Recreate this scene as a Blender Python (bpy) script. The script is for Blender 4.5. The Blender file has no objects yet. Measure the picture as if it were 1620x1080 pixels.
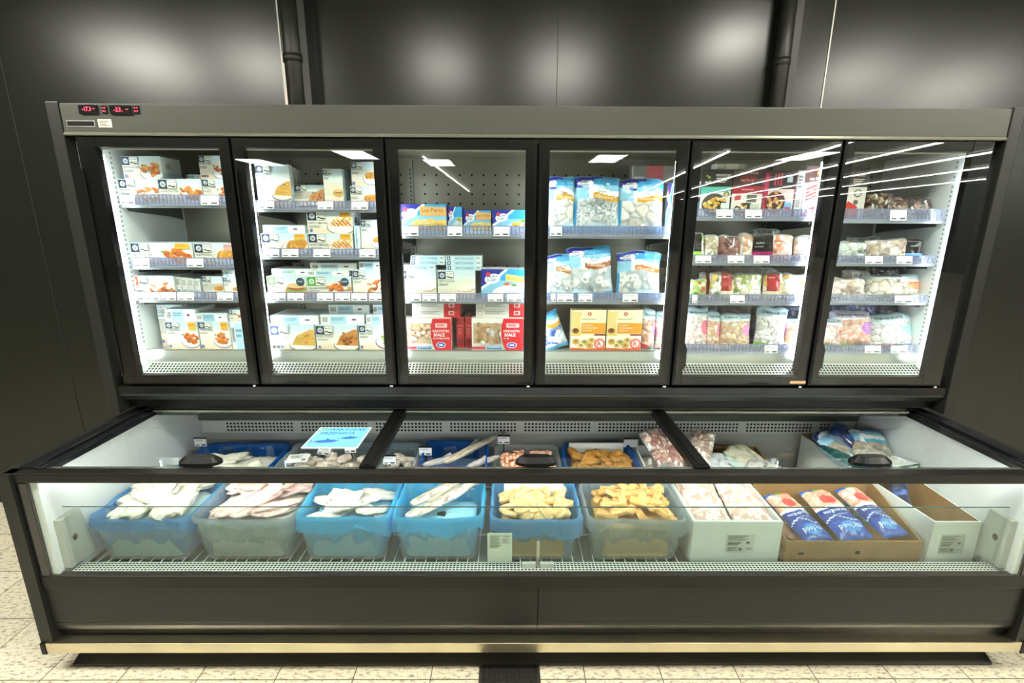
import bpy, bmesh, math, random
from mathutils import Vector, Matrix, noise
S = bpy.context.scene
C = S.collection
R0 = random.Random(7)
PI = math.pi

# ------------------------------------------------------------------ camera
F, PIT, YAW, ROL, CX, CZ = 768.8, .2417, .0065, .0044, -.115, 1.75
cam = bpy.data.cameras.new('camera'); co = bpy.data.objects.new('camera', cam); C.objects.link(co)
cam.sensor_width = 36; cam.lens = F/1620*36; cam.clip_start = .05; cam.clip_end = 200
MR = (Matrix.Rotation(-YAW, 3, 'Z') @ Matrix.Rotation(PI/2-PIT, 3, 'X') @ Matrix.Rotation(ROL, 3, 'Z'))
co.matrix_world = Matrix.Translation((CX, 0, CZ)) @ MR.to_4x4()
S.camera = co
S.view_settings.view_transform = 'Standard'; S.view_settings.look = 'None'
S.view_settings.exposure = 0.0; S.view_settings.gamma = 1; S.view_settings.use_curve_mapping = False
S.cycles.transparent_max_bounces = 32
S.cycles.max_bounces = 10
def ray(px, py):
    return MR @ Vector(((px-810)/F, (540-py)/F, -1))
def onY(px, py, Y):            # measured photo point -> point on a real vertical plane (X, Z)
    d = ray(px, py); t = Y/d.y; return CX+d.x*t, CZ+d.z*t
def onZ(px, py, Z):            # -> point on a real horizontal plane (X, Y)
    d = ray(px, py); t = (Z-CZ)/d.z; return CX+d.x*t, d.y*t

# ------------------------------------------------------------------ colours and materials
def lin(h):
    if isinstance(h, (tuple, list)): return tuple(h[:3])
    r = []
    for i in (16, 8, 0):
        c = ((h >> i) & 255)/255
        r.append(c/12.92 if c <= .04045 else ((c+.055)/1.055)**2.4)
    return tuple(r)
def vary(c, a, rng=R0):
    c = lin(c); k = 1+rng.uniform(-a, a); return tuple(min(1, max(0, x*k*(1+rng.uniform(-a, a)*.3))) for x in c)
def mix(a, b, t):
    a = lin(a); b = lin(b); return tuple(x+(y-x)*t for x, y in zip(a, b))
MATS = {}
def mat(name, col=0x808080, rough=.5, metal=0, spec=.5, bump=0, bscale=200, attr=False, coat=0, alpha=1, emit=None, es=0, trans=0, jitter=0, jscale=30, translucent=0):
    if name in MATS: return MATS[name]
    m = bpy.data.materials.new(name); m.use_nodes = True; nt = m.node_tree; b = nt.nodes['Principled BSDF']
    b.inputs['Base Color'].default_value = (*lin(col), 1)
    b.inputs['Roughness'].default_value = rough; b.inputs['Metallic'].default_value = metal
    b.inputs['Specular IOR Level'].default_value = spec; b.inputs['Coat Weight'].default_value = coat
    b.inputs['Coat Roughness'].default_value = .08
    b.inputs['Alpha'].default_value = alpha
    tc = nt.nodes.new('ShaderNodeTexCoord')
    if attr:
        a = nt.nodes.new('ShaderNodeVertexColor'); a.layer_name = 'Col'; nt.links.new(a.outputs[0], b.inputs['Base Color'])
    elif jitter:
        n = nt.nodes.new('ShaderNodeTexNoise'); n.inputs['Scale'].default_value = jscale; n.inputs['Detail'].default_value = 6
        nt.links.new(tc.outputs['Object'], n.inputs['Vector'])
        r = nt.nodes.new('ShaderNodeValToRGB'); c = lin(col)
        r.color_ramp.elements[0].position = .3; r.color_ramp.elements[1].position = .7
        r.color_ramp.elements[0].color = (*[x*(1-jitter) for x in c], 1); r.color_ramp.elements[1].color = (*[min(1, x*(1+jitter)) for x in c], 1)
        nt.links.new(n.outputs['Fac'], r.inputs[0]); nt.links.new(r.outputs[0], b.inputs['Base Color'])
    if bump:
        n = nt.nodes.new('ShaderNodeTexNoise'); n.inputs['Scale'].default_value = bscale; n.inputs['Detail'].default_value = 4
        nt.links.new(tc.outputs['Object'], n.inputs['Vector'])
        bp = nt.nodes.new('ShaderNodeBump'); bp.inputs['Strength'].default_value = bump; bp.inputs['Distance'].default_value = .002
        nt.links.new(n.outputs['Fac'], bp.inputs['Height']); nt.links.new(bp.outputs[0], b.inputs['Normal'])
    if emit is not None:
        b.inputs['Emission Color'].default_value = (*lin(emit), 1); b.inputs['Emission Strength'].default_value = es
    MATS[name] = m; return m
def glass(name, tint=0xffffff, k=1.6, rough=0.0, ior=1.5, dust=0):
    m = bpy.data.materials.new(name); m.use_nodes = True; nt = m.node_tree; nt.nodes.clear()
    o = nt.nodes.new('ShaderNodeOutputMaterial'); mx = nt.nodes.new('ShaderNodeMixShader')
    t = nt.nodes.new('ShaderNodeBsdfTransparent'); t.inputs[0].default_value = (*lin(tint), 1)
    g = nt.nodes.new('ShaderNodeBsdfGlossy'); g.inputs['Roughness'].default_value = rough
    f = nt.nodes.new('ShaderNodeFresnel'); f.inputs['IOR'].default_value = ior
    ml = nt.nodes.new('ShaderNodeMath'); ml.operation = 'MULTIPLY'; ml.inputs[1].default_value = k; ml.use_clamp = True
    # fresnel of a closed slab: use the outward-facing value on both sides
    geo = nt.nodes.new('ShaderNodeNewGeometry'); 
    nt.links.new(f.outputs[0], ml.inputs[0])
    inv = nt.nodes.new('ShaderNodeMath'); inv.operation = 'SUBTRACT'; inv.inputs[0].default_value = 1
    nt.links.new(geo.outputs['Backfacing'], inv.inputs[1])
    m2 = nt.nodes.new('ShaderNodeMath'); m2.operation = 'MULTIPLY'
    nt.links.new(ml.outputs[0], m2.inputs[0]); nt.links.new(inv.outputs[0], m2.inputs[1])
    nt.links.new(m2.outputs[0], mx.inputs[0]); nt.links.new(t.outputs[0], mx.inputs[1]); nt.links.new(g.outputs[0], mx.inputs[2])
    last = mx
    if dust:
        d = nt.nodes.new('ShaderNodeBsdfDiffuse'); d.inputs[0].default_value = (.8, .85, .85, 1)
        tl = nt.nodes.new('ShaderNodeBsdfTranslucent'); tl.inputs[0].default_value = (*lin(tint), 1)
        a1 = nt.nodes.new('ShaderNodeMixShader'); a1.inputs[0].default_value = .5
        nt.links.new(d.outputs[0], a1.inputs[1]); nt.links.new(tl.outputs[0], a1.inputs[2])
        a2 = nt.nodes.new('ShaderNodeMixShader'); a2.inputs[0].default_value = dust
        nt.links.new(mx.outputs[0], a2.inputs[1]); nt.links.new(a1.outputs[0], a2.inputs[2]); last = a2
        if True:
            tint2 = lin(tint); d.inputs[0].default_value = (*tint2, 1)
    nt.links.new(last.outputs[0], o.inputs[0]); MATS[name] = m; return m

PRINT = mat('printed_card', attr=True, rough=.45)
FILM = mat('printed_film', attr=True, rough=.28, coat=.35, bump=.35, bscale=35)
FOOD = mat('frozen_food', attr=True, rough=.6, bump=.5, bscale=150)
DARK = mat('dark_steel', 0x1f201d, .42, .0, .3)
HEADM = mat('header_steel', 0x3b3d36, .45, .0, .35)
BLACK = mat('black_plastic', 0x0d0d0c, .35, spec=.25)
BLACKG = mat('black_gloss', 0x17191a, .12, coat=.5)
FRAMEM = mat('door_frame_black', 0x0a0909, .36, spec=.2)
ALU = mat('aluminium', 0xc8c8c0, .3, 1)
BUMPERM = mat('bumper_steel', 0xd6cdb0, .28, 1, jitter=.12, jscale=4)
WHITE = mat('white_liner', 0xe9ecec, .45, bump=.05, bscale=60)
GREYI = mat('grey_liner', 0xb2b2aa, .35, .3, bump=.05, bscale=60)
BACKI = mat('back_liner', 0x9a9688, .35, .5)
SHELFM = mat('shelf_steel', 0xaab0b2, .35, .6)
LED = mat('led_white', 0xffffff, emit=(.92, .97, 1.0), es=14.5)
LEDT = mat('led_tub', 0xffffff, emit=(.95, .98, 1.0), es=27)
DOORGL = glass('door_glass', 0xf6faf8, 1.5, 0, 1.5)
LIDGL = glass('lid_glass', 0xf2f5f4, 1.0, 0, 1.5)
FRONTGL = glass('front_glass', 0xf7fbf9, 1.2, 0, 1.5)
CLEARP = glass('clear_plastic', 0xf8fcfc, 1.0, .08, 1.45, dust=.2)
RAILP = glass('rail_plastic', 0xeceefa, 1.5, .1, 1.45, dust=.2)
FILMC = glass('clear_film', 0xf0f4f6, 2.2, .1, 1.5, dust=.14)
LINB = glass('liner_blue', 0x86caf6, 1.4, .15, 1.45, dust=.6)
LINC = glass('liner_cyan', 0x6cdcff, 1.4, .15, 1.45, dust=.75)
LIND = glass('liner_deep', 0x2272c4, 1.6, .15, 1.45, dust=.82)
LINW = glass('liner_clear', 0xdfe8ee, 2.0, .12, 1.45, dust=.3)

# ------------------------------------------------------------------ mesh builder with per-face colour
class MB:
    def __init__(s): s.v = []; s.f = []; s.c = []; s.mi = []; s.sm = []; s.mats = []
    def m(s, mt):
        if mt not in s.mats: s.mats.append(mt)
        return s.mats.index(mt)
    def face(s, pts, col=(.8, .8, .8), mt=None, smooth=False):
        i = len(s.v); s.v += [tuple(p) for p in pts]; s.f.append(tuple(range(i, i+len(pts))))
        s.c.append(lin(col)); s.mi.append(s.m(mt) if mt else 0); s.sm.append(smooth)
    def mesh(s, vs, fs, col=(.8, .8, .8), mt=None, smooth=False):
        i = len(s.v); s.v += [tuple(p) for p in vs]; k = s.m(mt) if mt else 0; c = col if callable(col) else None
        for f in fs:
            s.f.append(tuple(j+i for j in f)); s.c.append(c(f) if c else lin(col)); s.mi.append(k); s.sm.append(smooth)
    def box(s, x0, x1, y0, y1, z0, z1, col=(.8, .8, .8), mt=None, bev=0, M=None):
        if x0 > x1: x0, x1 = x1, x0
        if y0 > y1: y0, y1 = y1, y0
        if z0 > z1: z0, z1 = z1, z0
        if bev:
            bm = bmesh.new(); bmesh.ops.create_cube(bm, size=1)
            for v in bm.verts: v.co = Vector((x0+(v.co.x+.5)*(x1-x0), y0+(v.co.y+.5)*(y1-y0), z0+(v.co.z+.5)*(z1-z0)))
            bmesh.ops.bevel(bm, geom=bm.edges[:], offset=bev, segments=2, profile=.6, affect='EDGES')
            bm.verts.index_update(); vs = [v.co.copy() for v in bm.verts]; fs = [[v.index for v in f.verts] for f in bm.faces]; bm.free()
        else:
            vs = [Vector((x, y, z)) for x in (x0, x1) for y in (y0, y1) for z in (z0, z1)]
            fs = [(0, 1, 3, 2), (4, 6, 7, 5), (0, 4, 5, 1), (2, 3, 7, 6), (0, 2, 6, 4), (1, 5, 7, 3)]
        if M: vs = [M @ v for v in vs]
        s.mesh(vs, fs, col, mt)
    def prism(s, prof, x0, x1, col=(.8, .8, .8), mt=None, axis='x'):   # prof: list of (y,z), extruded along x
        n = len(prof)
        if axis == 'x': vs = [(x0, y, z) for y, z in prof]+[(x1, y, z) for y, z in prof]
        elif axis == 'y': vs = [(y, x0, z) for y, z in prof]+[(y, x1, z) for y, z in prof]
        else: vs = [(y, z, x0) for y, z in prof]+[(y, z, x1) for y, z in prof]
        fs = [tuple(range(n))[::-1], tuple(range(n, 2*n))]+[(i, (i+1) % n, (i+1) % n+n, i+n) for i in range(n)]
        s.mesh(vs, fs, col, mt)
    def tube(s, pts, r, n=8, col=(.8, .8, .8), mt=None):
        pts = [Vector(p) for p in pts]; rings = []
        for i, p in enumerate(pts):
            d = (pts[min(i+1, len(pts)-1)]-pts[max(i-1, 0)]).normalized()
            a = d.orthogonal().normalized() if i == 0 else (a-d*a.dot(d)).normalized()
            b = d.cross(a)
            rr = r[i] if isinstance(r, list) else r
            rings.append([p+a*math.cos(2*PI*k/n)*rr+b*math.sin(2*PI*k/n)*rr for k in range(n)])
        vs = [v for g in rings for v in g]
        fs = [(i*n+k, i*n+(k+1) % n, (i+1)*n+(k+1) % n, (i+1)*n+k) for i in range(len(pts)-1) for k in range(n)]
        fs += [tuple(range(n))[::-1], tuple(range((len(pts)-1)*n, len(pts)*n))]
        s.mesh(vs, fs, col, mt, True)
    def build(s, name, mt=None, parent=None, loc=None, fixn=True):
        me = bpy.data.meshes.new(name); me.from_pydata(s.v, [], s.f); me.update()
        ca = me.color_attributes.new('Col', 'FLOAT_COLOR', 'CORNER')
        buf = []
        for p in me.polygons:
            c = s.c[p.index]; buf += [c[0], c[1], c[2], 1]*p.loop_total
        ca.data.foreach_set('color', buf)
        if s.mats:
            for x in s.mats: me.materials.append(x)
            for p in me.polygons: p.material_index = s.mi[p.index]
        else: me.materials.append(mt)
        for p in me.polygons: p.use_smooth = s.sm[p.index]
        if fixn:
            bm = bmesh.new(); bm.from_mesh(me)
            bmesh.ops.recalc_face_normals(bm, faces=bm.faces[:]); bm.to_mesh(me); bm.free()
        o = bpy.data.objects.new(name, me); C.objects.link(o)
        if parent: o.parent = parent
        if loc is not None: o.location = loc
        return o
def tag(o, label, cat, group=None, kind=None):
    o['label'] = label; o['category'] = cat
    if group: o['group'] = group
    if kind: o['kind'] = kind
    return o
def struct(o): o['kind'] = 'structure'; return o
def empty(name, loc=(0, 0, 0)):
    o = bpy.data.objects.new(name, None); C.objects.link(o); o.location = loc; o.empty_display_size = .05; return o

# ------------------------------------------------------------------ text cache
TX = {}
def textgeo(s):
    if s in TX: return TX[s]
    cu = bpy.data.curves.new('t', 'FONT'); cu.body = s; cu.size = 1; cu.resolution_u = 1; cu.offset = .012
    o = bpy.data.objects.new('t', cu); C.objects.link(o)
    dg = bpy.context.evaluated_depsgraph_get(); me = bpy.data.meshes.new_from_object(o.evaluated_get(dg))
    vs = [(v.co.x, v.co.y) for v in me.vertices]; fs = [tuple(p.vertices) for p in me.polygons]
    bpy.data.objects.remove(o); bpy.data.curves.remove(cu); bpy.data.meshes.remove(me)
    x0 = min((v[0] for v in vs), default=0); x1 = max((v[0] for v in vs), default=1)
    TX[s] = ([(a-x0, b) for a, b in vs], fs, x1-x0); return TX[s]
def clip(poly, x0, y0, x1, y1):
    for ax, lim, sg in ((0, x0, 1), (0, x1, -1), (1, y0, 1), (1, y1, -1)):
        out = []
        for i in range(len(poly)):
            a, b = poly[i-1], poly[i]; ia = (a[ax]-lim)*sg >= 0; ib = (b[ax]-lim)*sg >= 0
            if ia != ib:
                t = (lim-a[ax])/(b[ax]-a[ax]); out.append((a[0]+(b[0]-a[0])*t, a[1]+(b[1]-a[1])*t))
            if ib: out.append(b)
        poly = out
        if not poly: return []
    return poly
class Art:
    """flat artwork printed on a surface; fn(x, y, lift) -> 3-D point. x in 0..w, y in 0..h (metres)"""
    def __init__(s, mb, w, h, fn, mt=None): s.mb, s.w, s.h, s.fn, s.k, s.mt = mb, w, h, fn, 0, mt; s.e = .00009
    def up(s): s.k += 1; return .0003+s.k*s.e
    def poly(s, pts, col, nou=False):
        L = s.up() if not nou else .0003+s.k*s.e
        p = clip(list(pts), 0, 0, s.w, s.h)
        if len(p) > 2: s.mb.face([s.fn(x, y, L) for x, y in p], col, s.mt)
    def rect(s, x0, y0, x1, y1, col, sk=0): s.poly([(x0, y0), (x1, y0+sk), (x1, y1+sk), (x0, y1)], col)
    def rrect(s, x0, y0, x1, y1, col, r):
        p = []
        for cx, cy, a in ((x1-r, y0+r, -90), (x1-r, y1-r, 0), (x0+r, y1-r, 90), (x0+r, y0+r, 180)):
            for k in range(4): t = math.radians(a+k*30); p.append((cx+r*math.cos(t), cy+r*math.sin(t)))
        s.poly(p, col)
    def ell(s, cx, cy, rx, ry, col, n=14, rot=0):
        c, d = math.cos(rot), math.sin(rot)
        s.poly([(cx+rx*math.cos(2*PI*k/n)*c-ry*math.sin(2*PI*k/n)*d, cy+rx*math.cos(2*PI*k/n)*d+ry*math.sin(2*PI*k/n)*c) for k in range(n)], col)
    def ring(s, cx, cy, rx, ry, col, inner, k=.55): s.ell(cx, cy, rx, ry, col); s.ell(cx, cy, rx*k, ry*k, inner)
    def text(s, t, x, y, hgt, col, maxw=None, rot=0, center=False):
        vs, fs, w = textgeo(t); sc = hgt/.72
        if maxw and w*sc > maxw: scx = maxw/w
        else: scx = sc
        L = s.up(); c, d = math.cos(rot), math.sin(rot); ox = -w*scx/2 if center else 0
        pts = []
        for a, b in vs:
            a = a*scx+ox; b = b*sc; X = x+a*c-b*d; Y = y+a*d+b*c
            pts.append(s.fn(min(max(X, 0), s.w), min(max(Y, 0), s.h), L))
        s.mb.mesh(pts, fs, col, s.mt)
    def lumps(s, cx, cy, rx, ry, cols, n, rng, sz=.16, asp=.6):
        for i in range(n):
            a = rng.uniform(0, 2*PI); r = math.sqrt(rng.random())
            q = sz*rng.uniform(.7, 1.3)
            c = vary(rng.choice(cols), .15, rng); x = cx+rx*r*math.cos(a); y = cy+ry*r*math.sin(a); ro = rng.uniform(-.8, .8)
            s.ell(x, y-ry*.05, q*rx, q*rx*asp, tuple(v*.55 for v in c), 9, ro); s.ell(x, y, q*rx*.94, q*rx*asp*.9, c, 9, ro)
    def barcode(s, x, y, w, h, n=11):
        s.rect(x, y, x+w, y+h, 0xf4f4f2)
        for i in range(n): s.rect(x+w*(.05+i*.9/n), y+h*.15, x+w*(.05+(i+.45)*.9/n), y+h*.9, 0x2a2c34)
    def lines(s, x, y, w, hgt, n, col=0x8a8c90):
        for i in range(n): s.rect(x, y-i*hgt*1.8, x+w*(1-.25*((i*7) % 3)/2), y-i*hgt*1.8+hgt, col)
# ------------------------------------------------------------------ the room
def floor_mat():
    m = bpy.data.materials.new('floor_tiles'); m.use_nodes = True; nt = m.node_tree; b = nt.nodes['Principled BSDF']
    tc = nt.nodes.new('ShaderNodeTexCoord'); mp = nt.nodes.new('ShaderNodeMapping'); nt.links.new(tc.outputs['Object'], mp.inputs[0])
    mp.inputs['Location'].default_value = (.115, -.015, 0)
    br = nt.nodes.new('ShaderNodeTexBrick'); br.offset = 0; br.inputs['Scale'].default_value = 1
    br.inputs['Brick Width'].default_value = .305; br.inputs['Row Height'].default_value = .305; br.inputs['Mortar Size'].default_value = .0022
    br.inputs['Color1'].default_value = (*lin(0xd9d2bc), 1); br.inputs['Color2'].default_value = (*lin(0xcfc7af), 1); br.inputs['Mortar'].default_value = (*lin(0x55503f), 1)
    br.inputs['Bias'].default_value = 0
    nt.links.new(mp.outputs[0], br.inputs['Vector'])
    n = nt.nodes.new('ShaderNodeTexNoise'); n.inputs['Scale'].default_value = 70; n.inputs['Detail'].default_value = 5; n.inputs['Roughness'].default_value = .65
    mp2 = nt.nodes.new('ShaderNodeMapping'); mp2.inputs['Scale'].default_value = (.5, 1.3, 1); nt.links.new(tc.outputs['Object'], mp2.inputs[0]); nt.links.new(mp2.outputs[0], n.inputs['Vector'])
    r = nt.nodes.new('ShaderNodeValToRGB'); r.color_ramp.elements[0].position = .33; r.color_ramp.elements[0].color = (.10, .08, .05, 1)
    r.color_ramp.elements[1].position = .5; r.color_ramp.elements[1].color = (1, 1, 1, 1)
    nt.links.new(n.outputs['Fac'], r.inputs[0])
    v = nt.nodes.new('ShaderNodeTexVoronoi'); v.inputs['Scale'].default_value = 45; nt.links.new(tc.outputs['Object'], v.inputs['Vector'])
    r2 = nt.nodes.new('ShaderNodeValToRGB'); r2.color_ramp.elements[0].position = .10; r2.color_ramp.elements[0].color = (.3, .27, .2, 1)
    r2.color_ramp.elements[1].position = .2; r2.color_ramp.elements[1].color = (1, 1, 1, 1); nt.links.new(v.outputs['Distance'], r2.inputs[0])
    m1 = nt.nodes.new('ShaderNodeMixRGB'); m1.blend_type = 'MULTIPLY'; m1.inputs[0].default_value = .8
    m2 = nt.nodes.new('ShaderNodeMixRGB'); m2.blend_type = 'MULTIPLY'; m2.inputs[0].default_value = .6
    nt.links.new(br.outputs['Color'], m1.inputs[1]); nt.links.new(r.outputs[0], m1.inputs[2])
    nt.links.new(m1.outputs[0], m2.inputs[1]); nt.links.new(r2.outputs[0], m2.inputs[2])
    nt.links.new(m2.outputs[0], b.inputs['Base Color']); b.inputs['Roughness'].default_value = .35
    return m
WALLM = mat('wall_panel', 0x1b1d18, .27, .0, .46)
CEILM = mat('ceiling_paint', 0x8a887e, .8)
YW = 2.78
b = MB(); b.box(-16, 16, -32, YW+.2, -.1, 0); struct(b.build('floor', floor_mat()))
b = MB(); b.box(-16, 16, YW, YW+.2, 0, 3.2); struct(b.build('wall_back', WALLM))
b = MB(); b.box(-16, 16, -32, YW+.2, 3.1, 3.2); struct(b.build('ceiling', CEILM))
TRIML = mat('trim_light', 0xd8dad2, .4); TRIMD = mat('trim_dark', 0x262721, .5)
x, z = onY(445, 80, YW)
b = MB(); b.box(x-.004, x+.003, YW-.004, YW, 2.1, 3.1); struct(b.build('trim_1', TRIML))
x, z = onY(1311, 80, YW)
b = MB(); b.box(x-.003, x+.003, YW-.004, YW, 0, 3.1); struct(b.build('trim_2', TRIML))
x, z = onY(118, 618, YW)
b = MB(); b.box(x-.002, x+.002, YW-.002, YW, 0, 3.1); struct(b.build('trim_3', TRIMD))
x, z = onY(881, 130, YW)
b = MB(); b.box(x-.0015, x+.0015, YW-.002, YW, 0, 3.1); struct(b.build('trim_4', TRIMD))
PIPEM = mat('pipe_black', 0x1d1e1a, .45); 
def pipe(px, r, label):
    x, z = onY(px, 100, YW-.06); cx = x
    e = empty('vertical_pipe', (cx, YW-.06, 1.9)); tag(e, label, 'pipe')
    b = MB(); b.tube([(0, 0, .2), (0, 0, 1.2)], r, 20); o = b.build('pipe', PIPEM, e)
    b = MB(); b.box(r-.005, r+.03, -.02, .058, .2, 1.2); o = b.build('cable_duct', PIPEM, e)
    for zz in (.34, .62, .95):
        b = MB(); b.tube([(0, 0, zz), (0, 0, zz+.035)], r*1.12, 20); b.box(-.012, .012, r, .058, zz, zz+.03); b.build('clamp', PIPEM, e)
pipe(466, .048, 'thick black pipe rising up the wall above the second glass door')
pipe(1237, .036, 'thinner dark pipe rising up the wall above the fifth glass door')
# bright strip of uncovered wall beside the pipe
STR = mat('bare_wall_strip', 0xf5efe2, .6)
x, z = onY(450.5, 110, YW)
for z0, z1 in ((onY(450, 148, YW)[1], onY(450, 86, YW)[1]), (2.1, onY(452, 153, YW)[1])):
    pass
b = MB(); b.box(x-.007, x+.004, YW-.006, YW, 2.1, onY(450, 85, YW)[1]); struct(b.build('trim_5', STR))

# floor drain
e = empty('floor_drain', (0, 0, 0)); tag(e, 'dark metal grated drain sunk in the pale floor tiles before the freezer', 'drain')
x0, y0 = onZ(757, 1080, 0); x1, y1 = onZ(853, 1048, 0)
b = MB(); t = .012; yb = y1+.02; ya = yb-.3
for q in ((x0, x0+t, ya, yb), (x1-t, x1, ya, yb), (x0, x1, ya, ya+t), (x0, x1, yb-t, yb)): b.box(*q, .0, .004)
b.build('frame', mat('drain_steel', 0x5d5a50, .35, .8), e)
b = MB(); b.box(x0+t, x1-t, ya+t, yb-t, .0004, .001); b.build('drain_tray', mat('drain_dark', 0x0c0b0a, .6), e)
b = MB(); n = 8
for i in range(1, n): xx = x0+(x1-x0)*i/n; b.box(xx-.002, xx+.002, ya+t, yb-t, .001, .0038)
for j in range(1, 11): yy = ya+(yb-ya)*j/11; b.box(x0+t, x1-t, yy-.002, yy+.002, .001, .0038)
b.build('grating', MATS['drain_steel'], e)

# ------------------------------------------------------------------ lights
PANEL = mat('light_panel', 0xffffff, emit=(1, .985, .92), es=24)
SPOTM = mat('light_spot', 0xffffff, emit=(1, .97, .86), es=72)
TUBEL = mat('light_tube', 0xffffff, emit=(1, .99, .95), es=34)
def ceil_light(x, y, w, d, m, label, group):
    e = empty('ceiling_light', (x, y, 3.1)); tag(e, label, 'light', group)
    b = MB(); b.box(-w/2-.02, w/2+.02, -d/2-.02, d/2+.02, -.02, 0); b.build('frame', mat('lamp_frame', 0xdddddd, .5), e)
    b = MB(); b.box(-w/2, w/2, -d/2, d/2, -.026, -.02); b.build('diffuser', m, e)
for px, py, sz in ((235, 95, .62), (420, 102, .5), (700, 103, .38), (888, 108, .44), (1160, 64, .38), (1345, 118, .52), (1500, 136, .66)):
    d = ray(px, py); t = YW/d.y; P = Vector((CX, 0, CZ))+d*t; rd = Vector((d.x, -d.y, d.z)); t2 = (3.08-P.z)/rd.z; Q = P+rd*t2
    ceil_light(Q.x, Q.y, sz, sz, SPOTM, 'square ceiling lamp mirrored as a soft glow in the dark wall', 'near ceiling lamps')
for qx, qy in ((-3.3, -6.6), (-1.75, -7.9), (2.0, -7.0), (-.75, -17), (6, -6.4), (-6, -8)):
    if qy < -13.5: continue
    ceil_light(qx, qy, .6, 1.3, PANEL, 'rectangular ceiling panel lamp mirrored small in the glass doors', 'far ceiling panels')
def tube_light(x, y, ln, dx):
    b = MB(); n = Vector((dx, -1, 0)).normalized(); s_ = Vector((n.y, -n.x, 0))*.016
    p = Vector((x, y, 0)); q = p+n*ln
    vs = [p-s_, p+s_, q+s_, q-s_]; vs = [Vector((v.x-x, v.y-y, 0)) for v in vs]+[Vector((v.x-x, v.y-y, -.03)) for v in vs]
    b.mesh(vs, [(0, 1, 2, 3), (7, 6, 5, 4), (0, 4, 5, 1), (1, 5, 6, 2), (2, 6, 7, 3), (3, 7, 4, 0)])
    o = b.build('linear_lamp', TUBEL, None, (x, y, 3.06)); tag(o, 'long linear ceiling lamp mirrored as a streak in the right glass doors', 'light', 'linear ceiling lamps')
for x, y, ln in ((5.0, -.8, 24), (6.6, -1.6, 24), (8.4, -2.0, 22), (4.0, -5.5, 18), (10.5, -3, 24), (13, -3, 24), (-1.9, -6.5, 12)):
    tube_light(x, y, ln, .14 if x > 0 else 0)
w = bpy.data.worlds.new('world'); S.world = w; w.use_nodes = True
w.node_tree.nodes['Background'].inputs[0].default_value = (*lin(0x9a968a), 1); w.node_tree.nodes['Background'].inputs[1].default_value = .2

# ------------------------------------------------------------------ the freezer
FZ = empty('combination_freezer', (0, 1.66, 0))
tag(FZ, 'long black supermarket freezer, six glass doors above a glass fronted chest', 'freezer')
def part(mb, name, m, parent=FZ):
    o = mb.build(name, m, parent)
    o.matrix_parent_inverse = Matrix.Identity(4)
    # meshes are written in world metres: take the parent's place off again
    off = Vector((0, 0, 0)); p = parent
    while p: off += p.location; p = p.parent
    o.location = -off
    return o
def subpart(mb, name, m, parent):
    o = mb.build(name, m, parent); return o      # parent is a part at world origin already
YD, YS, HW = 2.09, 2.19, 1.885
YBK = 2.62
b = MB(); b.box(-HW, HW, YD-.005, 2.14, 2.088, 2.194, bev=.003); hp = part(b, 'header_panel', HEADM)
b = MB(); b.prism([(YD-.012, 2.080), (YD-.008, 2.076), (YD+.02, 2.076), (YD+.02, 2.0885), (YD-.006, 2.0885)], -HW, HW); subpart(b, 'edge_strip', mat('strip_highlight_steel', 0x8d8f80, .3, .7), hp)  # header lip, its edge highlight painted in as a lighter steel
def dig(art, s, x, y, h, col, maxw): art.text(s, x, y, h, col, maxw)
def face_at(Y): return lambda ox, oz: (lambda x, z, L: (ox+x, Y-L, oz+z))
REDM = mat('red_digits', 0xff2040, emit=(1, .03, .08), es=2.6)
for (xa, xb, ya, yb2, txt) in ((125, 157, 165.5, 180.5, '-17.3'), (174, 210, 166.5, 181.5, '-23.')):
    X0, Z1 = onY(xa, ya, YD-.005); X1, Z0 = onY(xb, yb2, YD-.005)
    b = MB(); b.box(X0, X1, YD-.014, YD-.005, Z0, Z1, bev=.003); d = subpart(b, 'temperature_display', BLACKG, hp)
    # digits sit as their own lit mesh in the display
    b = MB(); a = Art(b, X1-X0, Z1-Z0, face_at(YD-.0142)(X0, Z0)); a.text(txt, (X1-X0)*.22, (Z1-Z0)*.28, (Z1-Z0)*.48, 0xff2040, (X1-X0)*.48)
    a.rect((X1-X0)*.78, (Z1-Z0)*.5, (X1-X0)*.9, (Z1-Z0)*.56, 0xff2040)
    o = b.build('digits', REDM, hp)
for xa, xb in ((161, 171), (211, 222)):
    X0, Z1 = onY(xa, 167, YD-.005); X1, Z0 = onY(xb, 180, YD-.005)
    b = MB(); b.box(X0, X1, YD-.010, YD-.005, Z0, Z1, bev=.001); subpart(b, 'button_pad', BLACKG, hp)
    b = MB(); a = Art(b, X1-X0, Z1-Z0, face_at(YD-.0102)(X0, Z0)); ww, hh = X1-X0, Z1-Z0
    for i in (0, 1):
        for j in (0, 1):
            a.ell(ww*(.3+.4*i), hh*(.3+.4*j), ww*.12, hh*.1, 0xff2040, 8)
    b.build('button_lights', REDM, hp)
X0, Z1 = onY(104.5, 190, YD-.005); X1, Z0 = onY(152, 201, YD-.005)
b = MB(); b.box(X0, X1, YD-.007, YD-.005, Z0, Z1); b.box(X0+.004, X1-.004, YD-.0075, YD-.007, Z0+.004, Z1-.004, 0, BLACK); b.m(ALU)
b.mi = [b.m(ALU) if i < 6 else b.m(BLACK) for i in range(len(b.f))]; subpart(b, 'label_slot', None, hp)
X0, Z1 = onY(154.5, 188.5, YD-.005); X1, Z0 = onY(178, 201.5, YD-.005)
b = MB(); b.box(X0, X1, YD-.0065, YD-.005, Z0, Z1, 0xe9dfc0); a = Art(b, X1-X0, Z1-Z0, face_at(YD-.0065)(X0, Z0)); a.lines(.006, (Z1-Z0)*.7, (X1-X0)*.7, .003, 4, 0x57533f)
subpart(b, 'sticker', PRINT, hp)
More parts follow.
